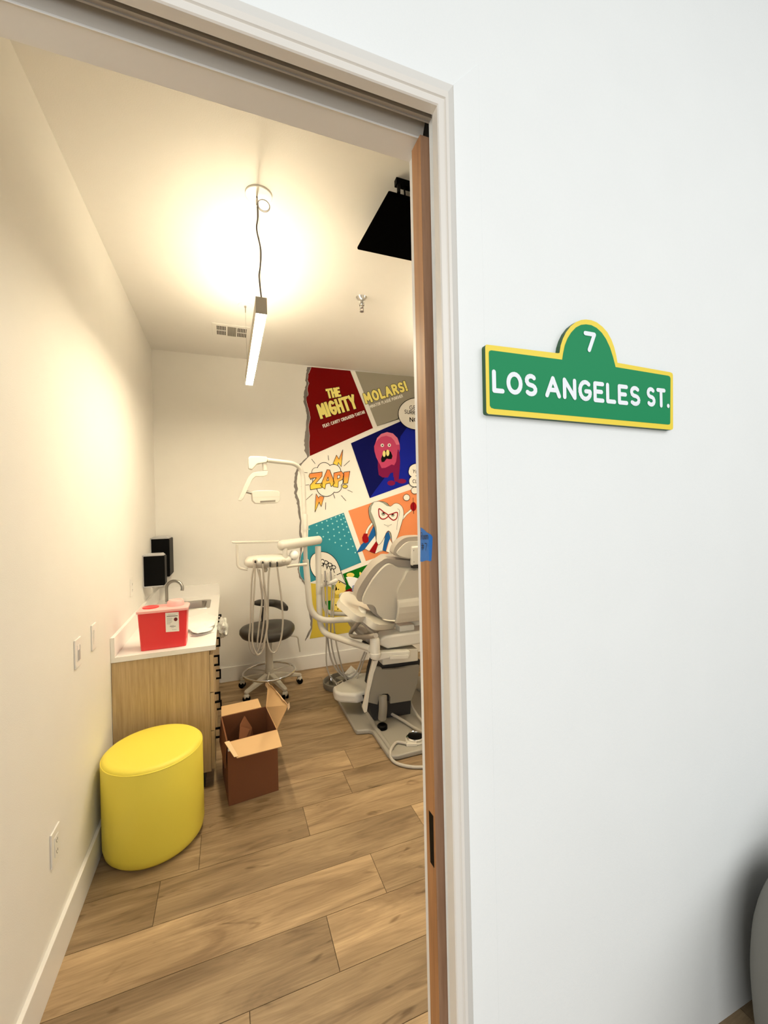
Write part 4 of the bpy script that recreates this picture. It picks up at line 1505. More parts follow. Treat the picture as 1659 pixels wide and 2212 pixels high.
def flap(pts, m='cardin', name='flap'):
    p, q, r, s = pts
    n = (q - p).cross(s - p).normalized()
    mb = MB()
    mb.prism(pts, n * 0.0035)
    return mb.build(name, M[m], cb)


fa, fb = onZ(512, 1637, 0.325), onZ(609, 1612, 0.325)
flap([bp_(0.004, 0, BH_), bp_(BW_, 0, BH_), fb, fa])
mb = MB()
p0_, p1_ = bp_(0.004, -0.002, BH_ + 0.001), fa.copy()
mb.prism([p0_ + Vector((-0.018, 0, 0.001)), p0_ + Vector((0.006, 0, 0.004)), p1_ + Vector((0.006, 0, 0.004)), p1_ + Vector((-0.014, 0.004, 0.004))], (0, 0, 0.003))
mb.build('torn_strip', M['cardedge'], cb)
ba, bb = onZ(478, 1527, 0.352), onZ(557, 1510, 0.352)
flap([bp_(0, BD_, BH_), bp_(BW_ - 0.03, BD_, BH_), bb, ba])
hA, hB = bp_(BW_, 0.0, BH_), bp_(BW_, BD_ - 0.01, BH_)
ra, rb = onX(623, 1523, 0.290), onX(580, 1474, 0.262)
tornpts = [hA, ra]
rnd = random.Random(5)
for k in range(1, 8):
    t = k / 8
    tornpts.append(ra * (1 - t) + rb * t + Vector((0, 0, rnd.uniform(-0.008, 0.006))))
tornpts += [rb, hB]
mb = MB()
n_ = (tornpts[1] - hA).cross(hB - hA).normalized()
mb.prism(tornpts, n_ * 0.0035)
rf = mb.build('flap', M['cardin'], cb)
mb = MB()
for k in range(1, len(tornpts) - 2):
    a, b = tornpts[k], tornpts[k + 1]
    q = n_ * rnd.uniform(0.004, 0.012) + Vector((0, 0, 0.006))
    mb.face([a, b, b + q, a + q])
c_ = tornpts[1]
mb.face([c_ + Vector((-0.004, 0, -0.03)), c_ + Vector((-0.004, 0.002, 0.004)), c_ + Vector((0.006, 0.004, 0.014)), c_ + Vector((0.008, 0, -0.014))])
c_ = tornpts[-2]
mb.face([c_, c_ + Vector((-0.022, 0.0, 0.0)), c_ + Vector((-0.024, 0.004, -0.02)), c_ + Vector((-0.006, 0, -0.05))])
mb.build('torn_edge', M['cardedge'], rf)
flap([bp_(0, 0.01, BH_), bp_(0, BD_ - 0.01, BH_), bp_(-0.012, BD_ - 0.01, BH_ - 0.14), bp_(-0.012, 0.01, BH_ - 0.14)], 'card')
mb = MB()
mb.prism([bp_(0.05, 0.06, 0.02), bp_(0.20, 0.24, 0.02), bp_(0.165, 0.27, 0.26), bp_(0.13, 0.30, 0.325), bp_(0.10, 0.26, 0.30), bp_(0.06, 0.10, 0.21)], (0.004, -0.004, 0))
mb.build('inner_divider', M['card'], cb)
mb = MB()
mb.face([bp_(BW_ - 0.085, -0.0008, BH_ - 0.075), bp_(BW_ - 0.02, -0.0008, BH_ - 0.075), bp_(BW_ - 0.02, -0.0008, BH_ - 0.098), bp_(BW_ - 0.085, -0.0008, BH_ - 0.098)])
mb.build('printed_patch', M['ink'], cb, label='black printed patch')
mb = MB()
mb.face([bp_(0.002, -0.0008, BH_ - 0.01), bp_(0.014, -0.0008, BH_ - 0.01), bp_(0.016, -0.0008, BH_ - 0.05), bp_(0.003, -0.0008, BH_ - 0.05)])
mb.build('white_sticker', M['paper'], cb, label='small white sticker')

# ------------------------------------------------------------------ drafting stool
sx, sy = 0.325, 3.80
ds = thing('drafting_stool', 'dark padded drafting stool with chrome foot ring in front of the far wall', 'stool', (sx, sy, 0))
zs = onY(583, 1352, sy).z
mb = MB()
seat = []
for k in range(40):
    a = 2 * PI * k / 40
    r_ = 0.225 * (1 + 0.06 * math.cos(2 * a) - 0.05 * math.cos(3 * a + 0.8))
    seat.append((r_ * math.cos(a), r_ * math.sin(a)))
rings_ = []
for f, z in ((0.05, -0.085), (0.75, -0.085), (0.93, -0.075), (1.0, -0.045), (0.99, -0.02), (0.93, -0.004), (0.8, 0.002), (0.4, -0.004), (0.05, -0.006)):
    rings_.append([Vector((sx + x * f, sy + y * f, zs + z + 0.012 * y / 0.2)) for x, y in seat])
mb.rings(rings_)
mb.build('seat', M['stoolv'], ds, smooth=True, angle=60)
mb = MB()
bk = bez([onY(548, 1303, 3.86), onY(565, 1302, 3.93), onY(590, 1303, 3.95), onY(606, 1307, 3.88), onY(620, 1314, 3.74)], 6)
nb_ = len(bk)
rings_ = []
for i, p in enumerate(bk):
    t = (bk[min(i + 1, nb_ - 1)] - bk[max(i - 1, 0)]).normalized()
    s_ = t.cross(UZ).normalized()
    e_ = min(1.0, 0.45 + 3.0 * min(i, nb_ - 1 - i) / nb_)
    hgt = (0.030 + 0.022 * (i / nb_) ** 2) * e_
    rings_.append([p + s_ * (0.026 * e_) * math.cos(2 * PI * k / 14) + UZ * hgt * math.sin(2 * PI * k / 14) for k in range(14)])
mb.rings(rings_)
mb.build('backrest', M['stoolv'], ds, smooth=True, angle=60)
mb = MB()
p0_ = onY(567, 1312, 3.93)
mb.tube(fillet([p0_, Vector((p0_.x, 3.95, zs - 0.10)), Vector((sx, sy, zs - 0.10))], 0.05), 0.013, 10)
mb.build('back_post', M['dark'], ds, smooth=True)
mb = MB()
mb.lathe((sx, sy, 0.46), [(0.014, 0), (0.014, zs - 0.46 - 0.08)], 14)
mb.box((sx - 0.08, sy - 0.06, zs - 0.105), (sx + 0.08, sy + 0.06, zs - 0.085))
mb.build('gas_piston', M['black'], ds)
mb = MB()
mb.lathe((sx, sy, 0.09), [(0.042, 0), (0.036, 0.03), (0.032, 0.2), (0.026, 0.38), (0.024, 0.385)], 24)
mb.build('column', M['stoolm'], ds, smooth=True)
zr = onY(581, 1450, sy).z
mb = MB()
mb.tube([(sx + 0.222 * math.cos(2 * PI * k / 48), sy + 0.222 * math.sin(2 * PI * k / 48), zr) for k in range(48)], 0.010, 10, closed=True)
fr = mb.build('foot_ring', M['chrome'], ds, smooth=True)
mb = MB()
for k in range(3):
    a = math.radians(20 + 120 * k)
    mb.tube([(sx + 0.03 * math.cos(a), sy + 0.03 * math.sin(a), zr), (sx + 0.22 * math.cos(a), sy + 0.22 * math.sin(a), zr)], 0.006, 8)
mb.lathe((sx, sy, zr - 0.025), [(0.038, 0), (0.038, 0.05)], 20)
mb.build('ring_spokes', M['stoolm'], fr)
mb = MB()
mb.tube(bez([Vector((sx + 0.10, sy - 0.02, zs - 0.095)), onY(640, 1375, 3.78), onY(645, 1388, 3.77), onY(648, 1408, 3.77)], 5), 0.0065, 8)
mb.build('height_lever', M['stoolm'], ds, smooth=True)
base_angles = [math.degrees(math.atan2(3.69 - sy, 0.195 - sx)) + 72 * k for k in range(5)]
for a in base_angles:
    c, s = math.cos(math.radians(a)), math.sin(math.radians(a))
    q = Vector((c, s, 0))
    sd = Vector((-s, c, 0))
    mb = MB()
    rings_ = []
    for r_, wdt, zt_, zb_ in ((0.02, 0.030, 0.155, 0.10), (0.12, 0.026, 0.135, 0.095), (0.22, 0.022, 0.108, 0.078), (0.27, 0.021, 0.095, 0.07), (0.285, 0.012, 0.088, 0.072)):
        p = Vector((sx, sy, 0)) + q * r_
        rings_.append([p - sd * wdt + UZ * zb_, p + sd * wdt + UZ * zb_, p + sd * wdt * 0.8 + UZ * zt_, p - sd * wdt * 0.8 + UZ * zt_])
    mb.rings(rings_)
    lg = mb.build('leg', M['stoolm'], ds, bevel=0.006)
    mb = MB()
    p = Vector((sx, sy, 0)) + q * 0.268
    mb.ball((p.x, p.y, 0.046), (0.024, 0.024, 0.026), 14)
    mb.tube([p + UZ * 0.06, p + UZ * 0.075], 0.008, 8)
    cs = mb.build('caster_hood', M['shellw'], lg, smooth=True)
    mb = MB()
    for k in (-1, 1):
        mb.lathe(p + sd * (0.016 * k - 0.006) + UZ * 0.0265, [(0.018, 0), (0.026, 0.003), (0.026, 0.009), (0.018, 0.012)], 18, tuple(sd))
    mb.build('caster_wheel', M['black'], lg)

# ------------------------------------------------------------------ dental chair
XC = 1.245
ch = thing('dental_chair', 'beige dental chair seen from behind at the right edge of the doorway', 'dental chair', (XC, 2.9, 0))
T_, B_ = Vector((XC, 2.715, 1.20)), Vector((XC, 2.88, 0.68))
dvec = (B_ - T_).normalized()
nback = Vector((0, dvec.z, -dvec.y)).normalized()
if nback.y > 0:
    nback = -nback


def half(pxs, p0, n):
    """left half outline from pixels on the plane (p0, n), mirrored about the chair's middle"""
    L = [onP(x, y, p0, n) for x, y in pxs]
    L = [Vector((min(p.x, XC), p.y, p.z)) for p in L]
    R_ = [Vector((2 * XC - p.x, p.y, p.z)) for p in reversed(L)]
    if (L[0] - R_[-1]).length < 0.004:
        R_ = R_[:-1]
    if (L[-1] - R_[0]).length < 0.004:
        R_ = R_[1:]
    return L + R_


def smoothpx(pts, n=3):
    return [(p.x, p.y) for p in bez([Vector((a, b, 0)) for a, b in pts], n)]


uph = smoothpx(A_((1530, 962), (1400, 955), (1310, 945), (1270, 965), (1210, 1010), (1140, 1100), (1085, 1190), (1070, 1248), (1085, 1285), (1140, 1300), (1170, 1345), (1215, 1395), (1270, 1422), (1445, 1440)))
shl = smoothpx(A_((1530, 1012), (1400, 1009), (1350, 985), (1310, 983), (1260, 1020), (1200, 1090), (1150, 1170), (1112, 1255), (1120, 1292), (1185, 1300), (1215, 1330), (1228, 1372), (1270, 1406), (1330, 1420), (1450, 1418)))
mb = MB()
mb.prism(half(uph, T_, nback), -nback * 0.085)
mb.build('backrest', M['vinyl'], ch, bevel=0.03, bseg=5, angle=50, smooth=True, label='taupe upholstered backrest')
mb = MB()
mb.prism([p + nback * 0.004 for p in half(shl, T_, nback)], nback * 0.022)
bs = mb.build('back_shell', M['shell'], ch, bevel=0.012, bseg=4, angle=50, smooth=True)
spn = smoothpx(A_((1535, 1020), (1462, 1020), (1425, 1085), (1385, 1160), (1374, 1220), (1392, 1288), (1450, 1284)))
mb = MB()
mb.prism([p + nback * 0.024 for p in half(spn, T_, nback)], nback * 0.028)
mb.build('spine_cover', M['shell'], bs, bevel=0.014, bseg=4, angle=50, smooth=True)
# strap shaped support under the backrest
mb = MB()
st_ = [(1392, 1275), (1522, 1262)]
pa = onP(*A_((1392, 1270))[0], T_ + nback * 0.045, nback)
pc = onP(*A_((1400, 1455))[0], T_ + nback * 0.045, nback)
hw = XC - pa.x
rings_ = []
for t, out in ((0, 0.02), (0.12, 0.034), (0.3, 0.046), (0.55, 0.050), (0.8, 0.042), (1.0, 0.022)):
    z_ = pa.z * (1 - t) + pc.z * t
    y_ = pa.y * (1 - t) + pc.y * t - out
    rings_.append([Vector((XC - hw, y_, z_)), Vector((XC + hw, y_, z_)), Vector((XC + hw, y_ + 0.03, z_)), Vector((XC - hw, y_ + 0.03, z_))])
mb.rings(rings_)
mb.build('back_support', M['shell'], ch, bevel=0.006, bseg=3)
# headrest
H_ = Vector((XC, 2.675, 1.27))
nh = Vector((0, -0.97, -0.1)).normalized()
hp = smoothpx(A_((1530, 771), (1470, 778), (1425, 800), (1385, 842), (1366, 885), (1368, 912), (1400, 934), (1450, 946), (1530, 955)))
mb = MB()
mb.prism(half(hp, H_, nh), -nh * 0.075)
mb.build('headrest', M['vinyl'], ch, bevel=0.026, bseg=5, angle=50, smooth=True, label='taupe upholstered headrest')
hs_ = smoothpx(A_((1530, 806), (1478, 810), (1440, 832), (1400, 872), (1385, 900), (1410, 922), (1470, 936), (1530, 940)))
mb = MB()
mb.prism([p + nh * 0.003 for p in half(hs_, H_, nh)], nh * 0.014)
mb.build('headrest_shell', M['shell'], ch, bevel=0.009, bseg=3, angle=50, smooth=True)
q0, q1 = onP(*A_((1484, 850))[0], H_ + nh * 0.03, nh), onP(*A_((1552, 1000))[0], H_ + nh * 0.03, nh)
hw = max(0.026, (q1.x - q0.x) / 2)
mb = MB()
mb.prism([(XC - hw, q0.y, q0.z), (XC + hw, q0.y, q0.z), (XC + hw, q0.y + 0.004, q1.z), (XC - hw, q0.y + 0.004, q1.z)], (0, 0.035, 0))
hb = mb.build('headrest_bracket', M['shellw'], ch, bevel=0.012, bseg=4, smooth=True)
mb = MB()
for fx_ in (-0.6, 0.6):
    for fz_ in (0.22, 0.8):
        mb.lathe((XC + hw * fx_, q0.y - 0.0005, q0.z * (1 - fz_) + q1.z * fz_), [(0.003, 0), (0.002, 0.0012)], 8, (0, -1, 0))
mb.build('screws', M['dark'], hb)
mb = MB()
mb.box((XC - hw * 0.7, q0.y + 0.006, q1.z - 0.02), (XC + hw * 0.7, q0.y + 0.05, q1.z + 0.012))
mb.build('bracket_clamp', M['dark'], ch, bevel=0.003)
# seat, leg rest
mb = MB()
mb.prism([(XC - 0.31, 2.865, 0.61), (XC - 0.30, 2.90, 0.575), (XC - 0.27, 3.0, 0.55), (XC - 0.27, 3.45, 0.57), (XC - 0.29, 3.47, 0.62), (XC - 0.31, 3.45, 0.66), (XC - 0.33, 2.9, 0.665)], (0.62, 0, 0))
mb.build('seat', M['vinyl'], ch, bevel=0.03, bseg=4, smooth=True, label='taupe seat cushion')
mb = MB()
mb.prism([(XC - 0.17, 3.42, 0.58), (XC - 0.17, 3.44, 0.66), (XC - 0.17, 3.82, 0.50), (XC - 0.17, 3.80, 0.43)], (0.34, 0, 0))
mb.build('leg_rest', M['vinyl'], ch, bevel=0.03, bseg=4, smooth=True)
# arm rests
for sgn in (-1, 1):
    ax = 0.885

    def mx(p):
        return p if sgn < 0 else Vector((2 * XC - p.x, p.y, p.z))
    P_ = [onX(738, 1284, ax), onX(748, 1293, ax), onX(762, 1307, ax), onX(774, 1318, ax), onX(784, 1326, ax)]
    ctrl = bez([mx(p) for p in P_], 4)
    rings_ = []
    nn = len(ctrl)
    for i, p in enumerate(ctrl):
        t = (ctrl[min(i + 1, nn - 1)] - ctrl[max(i - 1, 0)]).normalized()
        s_ = Vector((1, 0, 0))
        u_ = t.cross(s_).normalized()
        e_ = min(1.0, 0.5 + 4.0 * min(i, nn - 1 - i) / nn)
        rings_.append([p + s_ * 0.042 * e_ * math.cos(2 * PI * k / 16) + u_ * 0.03 * e_ * math.sin(2 * PI * k / 16) for k in range(16)])
    mb = MB()
    mb.rings(rings_)
    mb.build('armrest', M['shellw'], ch, smooth=True, angle=60)
    w0, w1, w2 = onY(745, 1278, 3.08), onY(789, 1329, 2.76), onY(850, 1345, 2.88)
    wn = (w1 - w0).cross(w2 - w0).normalized()
    if wn.z < 0:
        wn = -wn
    wing = [onP(*p, w0, wn) for p in smoothpx(D_((572, 1392), (598, 1345), (640, 1316), (740, 1322), (800, 1400), (900, 1440), (1010, 1540), (1090, 1655), (1240, 1672), (1240, 1700), (1050, 1712), (960, 1672), (885, 1612), (830, 1618), (750, 1578), (640, 1482), (582, 1432)), 2)]
    mb = MB()
    mb.prism([mx(p) for p in wing], -wn * 0.045)
    mb.build('arm_wing', M['shell'], ch, bevel=0.016, bseg=4, angle=50, smooth=True)
    mb = MB()
    lp = [onX(*p, ax + 0.03) for p in ((782, 1330), (772, 1347), (758, 1366), (762, 1374), (785, 1376), (812, 1373))]
    mb.tube([mx(p) for p in bez(lp, 5)], 0.017, 10)
    mb.tube([mx(onX(778, 1338, ax + 0.03)), mx(onX(800, 1362, ax + 0.06)), mx(onX(815, 1372, ax + 0.09))], 0.014, 10)
    mb.build('arm_bracket', M['vinyl'], ch, smooth=True)
# upper carriage under the seat
YF = 2.78


def fy_(px, py, y=YF):
    return onY(px, py, y)


ca = [fy_(*p) for p in crop(700, 1350, 7.135, [(845, 200), (860, 165), (1000, 140), (1150, 160), (1480, 110), (1492, 240), (1440, 290), (1180, 340), (1040, 385), (930, 378), (880, 300)])]
ca = [Vector((p.x, p.y, p.z)) for p in ca]
zt_, zb_ = max(p.z for p in ca), min(p.z for p in ca)
xl_ = min(p.x for p in ca)
mb = MB()
mb.prism([(xl_, YF, zb_ + 0.05), (xl_ + 0.01, YF, zt_ - 0.03), (xl_ + 0.05, YF, zt_ - 0.012), (2 * XC - xl_ - 0.05, YF, zt_ - 0.012), (2 * XC - xl_ - 0.01, YF, zt_ - 0.03), (2 * XC - xl_, YF, zb_ + 0.05), (2 * XC - xl_ - 0.07, YF, zb_ + 0.01), (xl_ + 0.07, YF, zb_ + 0.01)], (0, 0.45, 0))
cr_ = mb.build('seat_carriage', M['shellw'], ch, bevel=0.015, bseg=3, smooth=True)
mb = MB()
mb.box((XC - 0.06, YF + 0.05, zt_ - 0.013), (XC + 0.06, YF + 0.14, zt_ + 0.03))
mb.build('support_socket', M['shellw'], cr_, bevel=0.006)
mb = MB()
a_, b_ = fy_(806, 1378, 2.72), fy_(806, 1422, 2.72)
mb.lathe((a_.x + 0.012, 2.72, b_.z), [(0.034, 0), (0.042, 0.02), (0.042, 0.035), (0.036, 0.04), (0.034, a_.z - b_.z - 0.012), (0.028, a_.z - b_.z), (0.001, a_.z - b_.z)], 28)
mb.build('arm_pivot', M['shellw'], ch, smooth=True)
PIV = Vector((a_.x + 0.012, 2.72, (a_.z + b_.z) / 2))
mb = MB()
aa = [fy_(*p, 2.735) for p in crop(700, 1350, 7.135, [(720, 430), (1330, 400), (1330, 470), (1300, 515), (1000, 520), (830, 555), (740, 540)])]
mb.prism(aa, (0, 0.06, 0))
lk = mb.build('mounting_arm', M['shellw'], ch, bevel=0.01, bseg=3, smooth=True)
mb = MB()
aa = [fy_(*p, 2.733) for p in crop(700, 1350, 7.135, [(1005, 470), (1300, 455), (1290, 510), (1005, 525)])]
mb.prism(aa, (0, -0.012, 0))
mb.build('arm_cover_cap', M['shellw'], lk, bevel=0.005)
aa = [fy_(*p, YF) for p in crop(700, 1350, 7.135, [(905, 400), (1455, 370), (1455, 555), (900, 625)])]
mb = MB()
mb.prism(aa, (0, 0.25, 0))
mb.build('lift_head', M['shell'], ch, bevel=0.01, bseg=3)
aa = [fy_(*p, YF + 0.02) for p in crop(700, 1350, 7.135, [(880, 600), (1480, 540), (1470, 640), (880, 690)])]
mb = MB()
mb.prism(aa, (0, 0.2, 0))
mb.build('lift_gap', M['dark'], ch)
cov = crop(700, 1350, 7.135, [(885, 660), (900, 690), (1110, 680), (1345, 640), (1475, 625), (1440, 900), (1345, 1165), (1180, 1190), (1020, 1215), (1022, 1110), (990, 1062), (905, 1066), (850, 1110), (826, 1230), (680, 1195), (735, 900), (800, 640)])
mb = MB()
mb.prism([fy_(*p, YF - 0.03) for p in cov], (0, 0.03, 0))
lc = mb.build('lift_cover', M['covergrey'], ch, bevel=0.008, bseg=3, smooth=True, angle=40, label='brownish grey lift cover')
mb = MB()
sd_ = [fy_(*p, YF + 0.005) for p in crop(700, 1350, 7.135, [(960, 690), (1430, 660), (1380, 900), (1300, 1150), (860, 1150), (900, 900)])]
mb.prism(sd_, (0, 0.35, 0))
mb.build('lift_column', M['dark'], ch)
mb = MB()
dk = [fy_(*p, YF + 0.06) for p in crop(700, 1350, 7.135, [(670, 1190), (1340, 1150), (1330, 1390), (760, 1460)])]
dk = [Vector((p.x, p.y, max(p.z, 0.034))) for p in dk]
mb.prism(dk, (0, 0.3, 0))
mb.build('lift_frame', M['dark'], ch)
mb = MB()
a_, b_ = fy_(*crop(700, 1350, 7.135, [(905, 1090)])[0], YF - 0.05), fy_(*crop(700, 1350, 7.135, [(895, 1440)])[0], YF - 0.05)
mb.tube(bez([a_, (a_ + b_) / 2 + Vector((0, -0.012, 0)), b_], 6), 0.030, 18)
mb.build('lift_cylinder', M['covergrey'], ch, smooth=True)
mb = MB()
c_ = onZ(*crop(700, 1350, 7.135, [(905, 1520)])[0], 0.034)
mb.lathe((b_.x, b_.y, 0.034), [(0.036, 0), (0.036, 0.022), (0.026, 0.03)], 20)
mb.build('cylinder_foot', M['black'], ch)
# side strut
ss = [fy_(*p, 2.745) for p in ((818, 1426), (806, 1428), (797, 1465), (788, 1515), (784, 1530), (787, 1540), (793, 1538), (799, 1495), (808, 1455))]
mb = MB()
mb.prism(ss, (0, 0.03, 0))
mb.build('side_strut', M['shell'], ch, bevel=0.004)
# base plate
bp = [(0.835, 3.45), (0.815, 3.28), (0.812, 2.80), (0.82, 2.775), (0.90, 2.755), (0.918, 2.73), (0.918, 2.44), (0.935, 2.405), (0.97, 2.392)]
bp = bp + [(2 * XC - x, y) for x, y in reversed(bp)]
mb = MB()
mb.prism([(x, y, 0.002) for x, y in bp], (0, 0, 0.03))
bpl = mb.build('base_plate', M['basegrey'], ch, bevel=0.012, bseg=4, smooth=True)
mb = MB()
for sgn in (-1, 1):
    rp = [Vector((0.955, 2.46, 0.030)), Vector((0.953, 2.76, 0.030)), Vector((0.965, 3.0, 0.033)), Vector((0.99, 3.2, 0.035))]
    mb = MB()
    mb.tube([p if sgn < 0 else Vector((2 * XC - p.x, p.y, p.z)) for p in rp], [0.014, 0.018, 0.02, 0.02], 12)
    mb.build('base_ridge', M['basegrey'], bpl, smooth=True)
# white foot shaped cover left of the lift
so = [onZ(*p, 0.13) for p in ((719, 1503), (722, 1514), (735, 1519), (772, 1521), (797, 1512), (798, 1470), (778, 1472), (745, 1490))]
mb = MB()
mb.prism(so, (0, 0, 0.075))
mb.build('side_cover', M['shellw'], ch, bevel=0.03, bseg=5, smooth=True)
mb = MB()
mb.box((0.98, 3.0, 0.03), (1.06, 3.1, 0.135))
mb.build('cover_bracket', M['shell'], ch)
# hoses lying over the base
mb = MB()
mb.tube(bez([onZ(846, 1542, 0.06), onZ(870, 1556, 0.05), onZ(895, 1572, 0.048), onZ(925, 1588, 0.046)], 5), 0.011, 10)
mb.build('base_hose', M['hose'], ch, smooth=True)
mb = MB()
mb.tube(bez([onZ(885, 1512, 0.09), onZ(895, 1535, 0.07), onZ(915, 1562, 0.05), onZ(935, 1580, 0.046)], 5), 0.009, 10)
mb.build('base_hose', M['hose'], ch, smooth=True)

# ------------------------------------------------------------------ foot pedal on the base plate
pc = onZ(897, 1590, 0.06)
fp = thing('foot_pedal', 'round chrome rimmed foot pedal with a grey hose on the front of the chair base', 'pedal', (pc.x, pc.y, 0.033))
mb = MB()
mb.lathe((pc.x, pc.y, 0.033), [(0.064, 0), (0.066, 0.006), (0.062, 0.012), (0.001, 0.012)], 36)
mb.prism([(pc.x - 0.085, pc.y - 0.045, 0.033), (pc.x - 0.02, pc.y - 0.07, 0.033), (pc.x - 0.02, pc.y - 0.03, 0.033), (pc.x - 0.075, pc.y - 0.01, 0.033)], (0, 0, 0.016))
mb.build('pedal_base', M['shell'], fp, smooth=True)
mb = MB()
mb.lathe((pc.x, pc.y, 0.045), [(0.058, 0), (0.061, 0.014), (0.056, 0.02), (0.052, 0.018), (0.050, 0.010)], 36)
mb.build('rim', M['chrome'], fp, smooth=True, label='chrome rim')
mb = MB()
mb.lathe((pc.x, pc.y, 0.05), [(0.052, 0), (0.05, 0.006), (0.02, 0.010), (0.001, 0.011)], 36)
mb.build('pedal_disc', M['black'], fp, smooth=True)
mb = MB()
hpth = [Vector((pc.x - 0.075, pc.y - 0.035, 0.045)), onZ(858, 1603, 0.043), onZ(848, 1613, 0.043), onZ(843, 1626, 0.030), onZ(847, 1641, 0.012), onZ(860, 1650, 0.011), onZ(885, 1656, 0.011), onZ(916, 1657, 0.011), onZ(960, 1652, 0.011)]
mb.tube(bez(hpth, 6), 0.0095, 10)
mb.build('pedal_hose', M['hose'], fp, smooth=True)

# ------------------------------------------------------------------ grey tray of fittings on the floor
tc_ = Vector((0.965, 3.62, 0))
tr = thing('floor_tray', 'round grey tray holding metal fittings on the floor left of the dental chair', 'tray', tuple(tc_))
mb = MB()
mb.lathe(tc_, [(0.001, 0.0), (0.185, 0.0), (0.195, 0.01), (0.198, 0.055), (0.190, 0.058), (0.186, 0.052), (0.182, 0.012), (0.001, 0.010)], 44, sx=1.0, sy=0.85)
mb.build('tray_dish', M['covergrey'], tr, smooth=True)
mb = MB()
mb.lathe(tc_ + Vector((-0.10, -0.06, 0.035)), [(0.018, 0), (0.02, 0.004), (0.02, 0.07), (0.018, 0.074)], 16, (0.93, 0.3, 0.1))
mb.lathe(tc_ + Vector((-0.12, 0.03, 0.012)), [(0.02, 0), (0.02, 0.06), (0.012, 0.075), (0.012, 0.09)], 16)
mb.build('chrome_fitting', M['chrome'], tr, smooth=True)
mb = MB()
mb.box(tc_ + Vector((-0.06, 0.0, 0.012)), tc_ + Vector((0.05, 0.09, 0.055)), Matrix.Rotation(0.4, 3, 'Z'))
mb.build('valve_block', M['covergrey'], tr, bevel=0.006)
mb = MB()
mb.tube(bez([tc_ + Vector(p) for p in ((-0.02, -0.06, 0.03), (0.04, -0.08, 0.06), (0.08, -0.02, 0.05), (0.03, 0.02, 0.085), (-0.01, -0.03, 0.07))], 6), 0.007, 8)
mb.build('loose_tube', M['hose'], tr, smooth=True)
mb = MB()
mb.prism([tc_ + Vector((0.01, 0.03, 0.075)), tc_ + Vector((0.09, 0.07, 0.125)), tc_ + Vector((0.13, 0.02, 0.09)), tc_ + Vector((0.14, 0.0, 0.06)), tc_ + Vector((0.05, -0.02, 0.06))], (0.0, 0.03, 0.003))
mb.build('folded_card', M['paper'], tr)

# ------------------------------------------------------------------ instrument delivery unit on its arm
PO = onZ(691, 1362, 0.62)
PX, PY = PO.x, PO.y
du = thing('instrument_unit', 'white dental instrument unit with dangling hoses on a swing arm left of the chair', 'dental unit', (PX, PY, 0.55))
zarm = PIV.z
ztop = onY(690, 1172, PY).z
mb = MB()
low_ = fillet([PIV + Vector((-0.03, 0.01, -0.005)), Vector((PX, PY, zarm - 0.005)), Vector((PX, PY, ztop - 0.03))], 0.13, 10)
mb.tube(low_, 0.0235, 16)
mb.build('swing_arm', M['shellw'], du, smooth=True)
mb = MB()
zc_ = onY(690, 1284, PY).z
mb.lathe((PX, PY, zc_), [(0.022, 0), (0.0245, 0.004), (0.0245, 0.09), (0.022, 0.094)], 20)
mb.build('post_collar', M['shellw'], du, smooth=True)
E1 = onZ(606, 1179, ztop + 0.01)
S1_ = Vector((PX, PY, ztop + 0.02))
mb = MB()
adir = (S1_ - E1).normalized()
mb.tube([E1 - adir * 0.01, E1 + adir * 0.002, E1 + adir * 0.03, S1_ - adir * 0.02, S1_ + adir * 0.012, S1_ + adir * 0.03], [0.02, 0.034, 0.040, 0.034, 0.034, 0.018], 20)
mb.build('balance_arm', M['shellw'], du, smooth=True)
HY = E1.y
# hub from arm to head
hc = onY(614, 1205, HY)
mb = MB()
mb.tube([Vector((E1.x + 0.03, HY, E1.z - 0.02)), Vector((E1.x + 0.03, HY, hc.z - 0.01))], 0.018, 14)
mb.build('head_hub', M['shellw'], du, smooth=True)
hl, hr_ = onY(528, 1214, HY), onY(632, 1211, HY)
hz = (onY(580, 1199, HY).z, onY(580, 1228, HY).z)
hcx, hw_ = (hl.x + hr_.x) / 2, (hr_.x - hl.x) / 2
hm, hh_ = (hz[0] + hz[1]) / 2, (hz[0] - hz[1]) / 2
mb = MB()
rings_ = []
for f in (-1.0, -0.96, -0.85, -0.5, 0, 0.5, 0.85, 0.96, 1.0):
    e_ = math.sqrt(max(0.06, 1 - abs(f) ** 6))
    rings_.append([Vector((hcx + f * hw_, HY + 0.05 + 0.085 * e_ * math.cos(2 * PI * k / 18), hm + hh_ * e_ * math.sin(2 * PI * k / 18))) for k in range(18)])
mb.rings(rings_)
hd = mb.build('instrument_head', M['shellw'], du, smooth=True, angle=60)
holes = [onY(p, q, HY - 0.028) for p, q in ((551, 1211), (567, 1213), (583, 1214), (598, 1214), (613, 1211))]
mb = MB()
for h_ in holes:
    mb.lathe((h_.x, HY - 0.034, h_.z), [(0.016, 0), (0.013, 0.006), (0.008, 0.008)], 16, (0, -1, 0))
mb.build('instrument_ports', M['shell'], hd, smooth=True)
for h_ in holes[:4]:
    mb = MB()
    mb.tube([Vector((h_.x, HY - 0.03, h_.z)), Vector((h_.x, HY - 0.055, h_.z - 0.004)), Vector((h_.x - 0.002, HY - 0.062, h_.z - 0.03))], 0.006, 10)
    mb.build('hose_socket', M['dark'], hd)
mb = MB()
cc = onY(637, 1201, HY)
mb.ball((cc.x, HY + 0.05, cc.z), (0.034, 0.045, 0.037), 18)
mb.build('head_knob', M['paper'], du, smooth=True)
mb = MB()
mb.tube(bez([onY(620, 1224, HY), onY(640, 1221, HY), onY(663, 1219, HY)], 4), 0.011, 12)
mb.build('head_arm', M['shell'], du, smooth=True)
mb = MB()
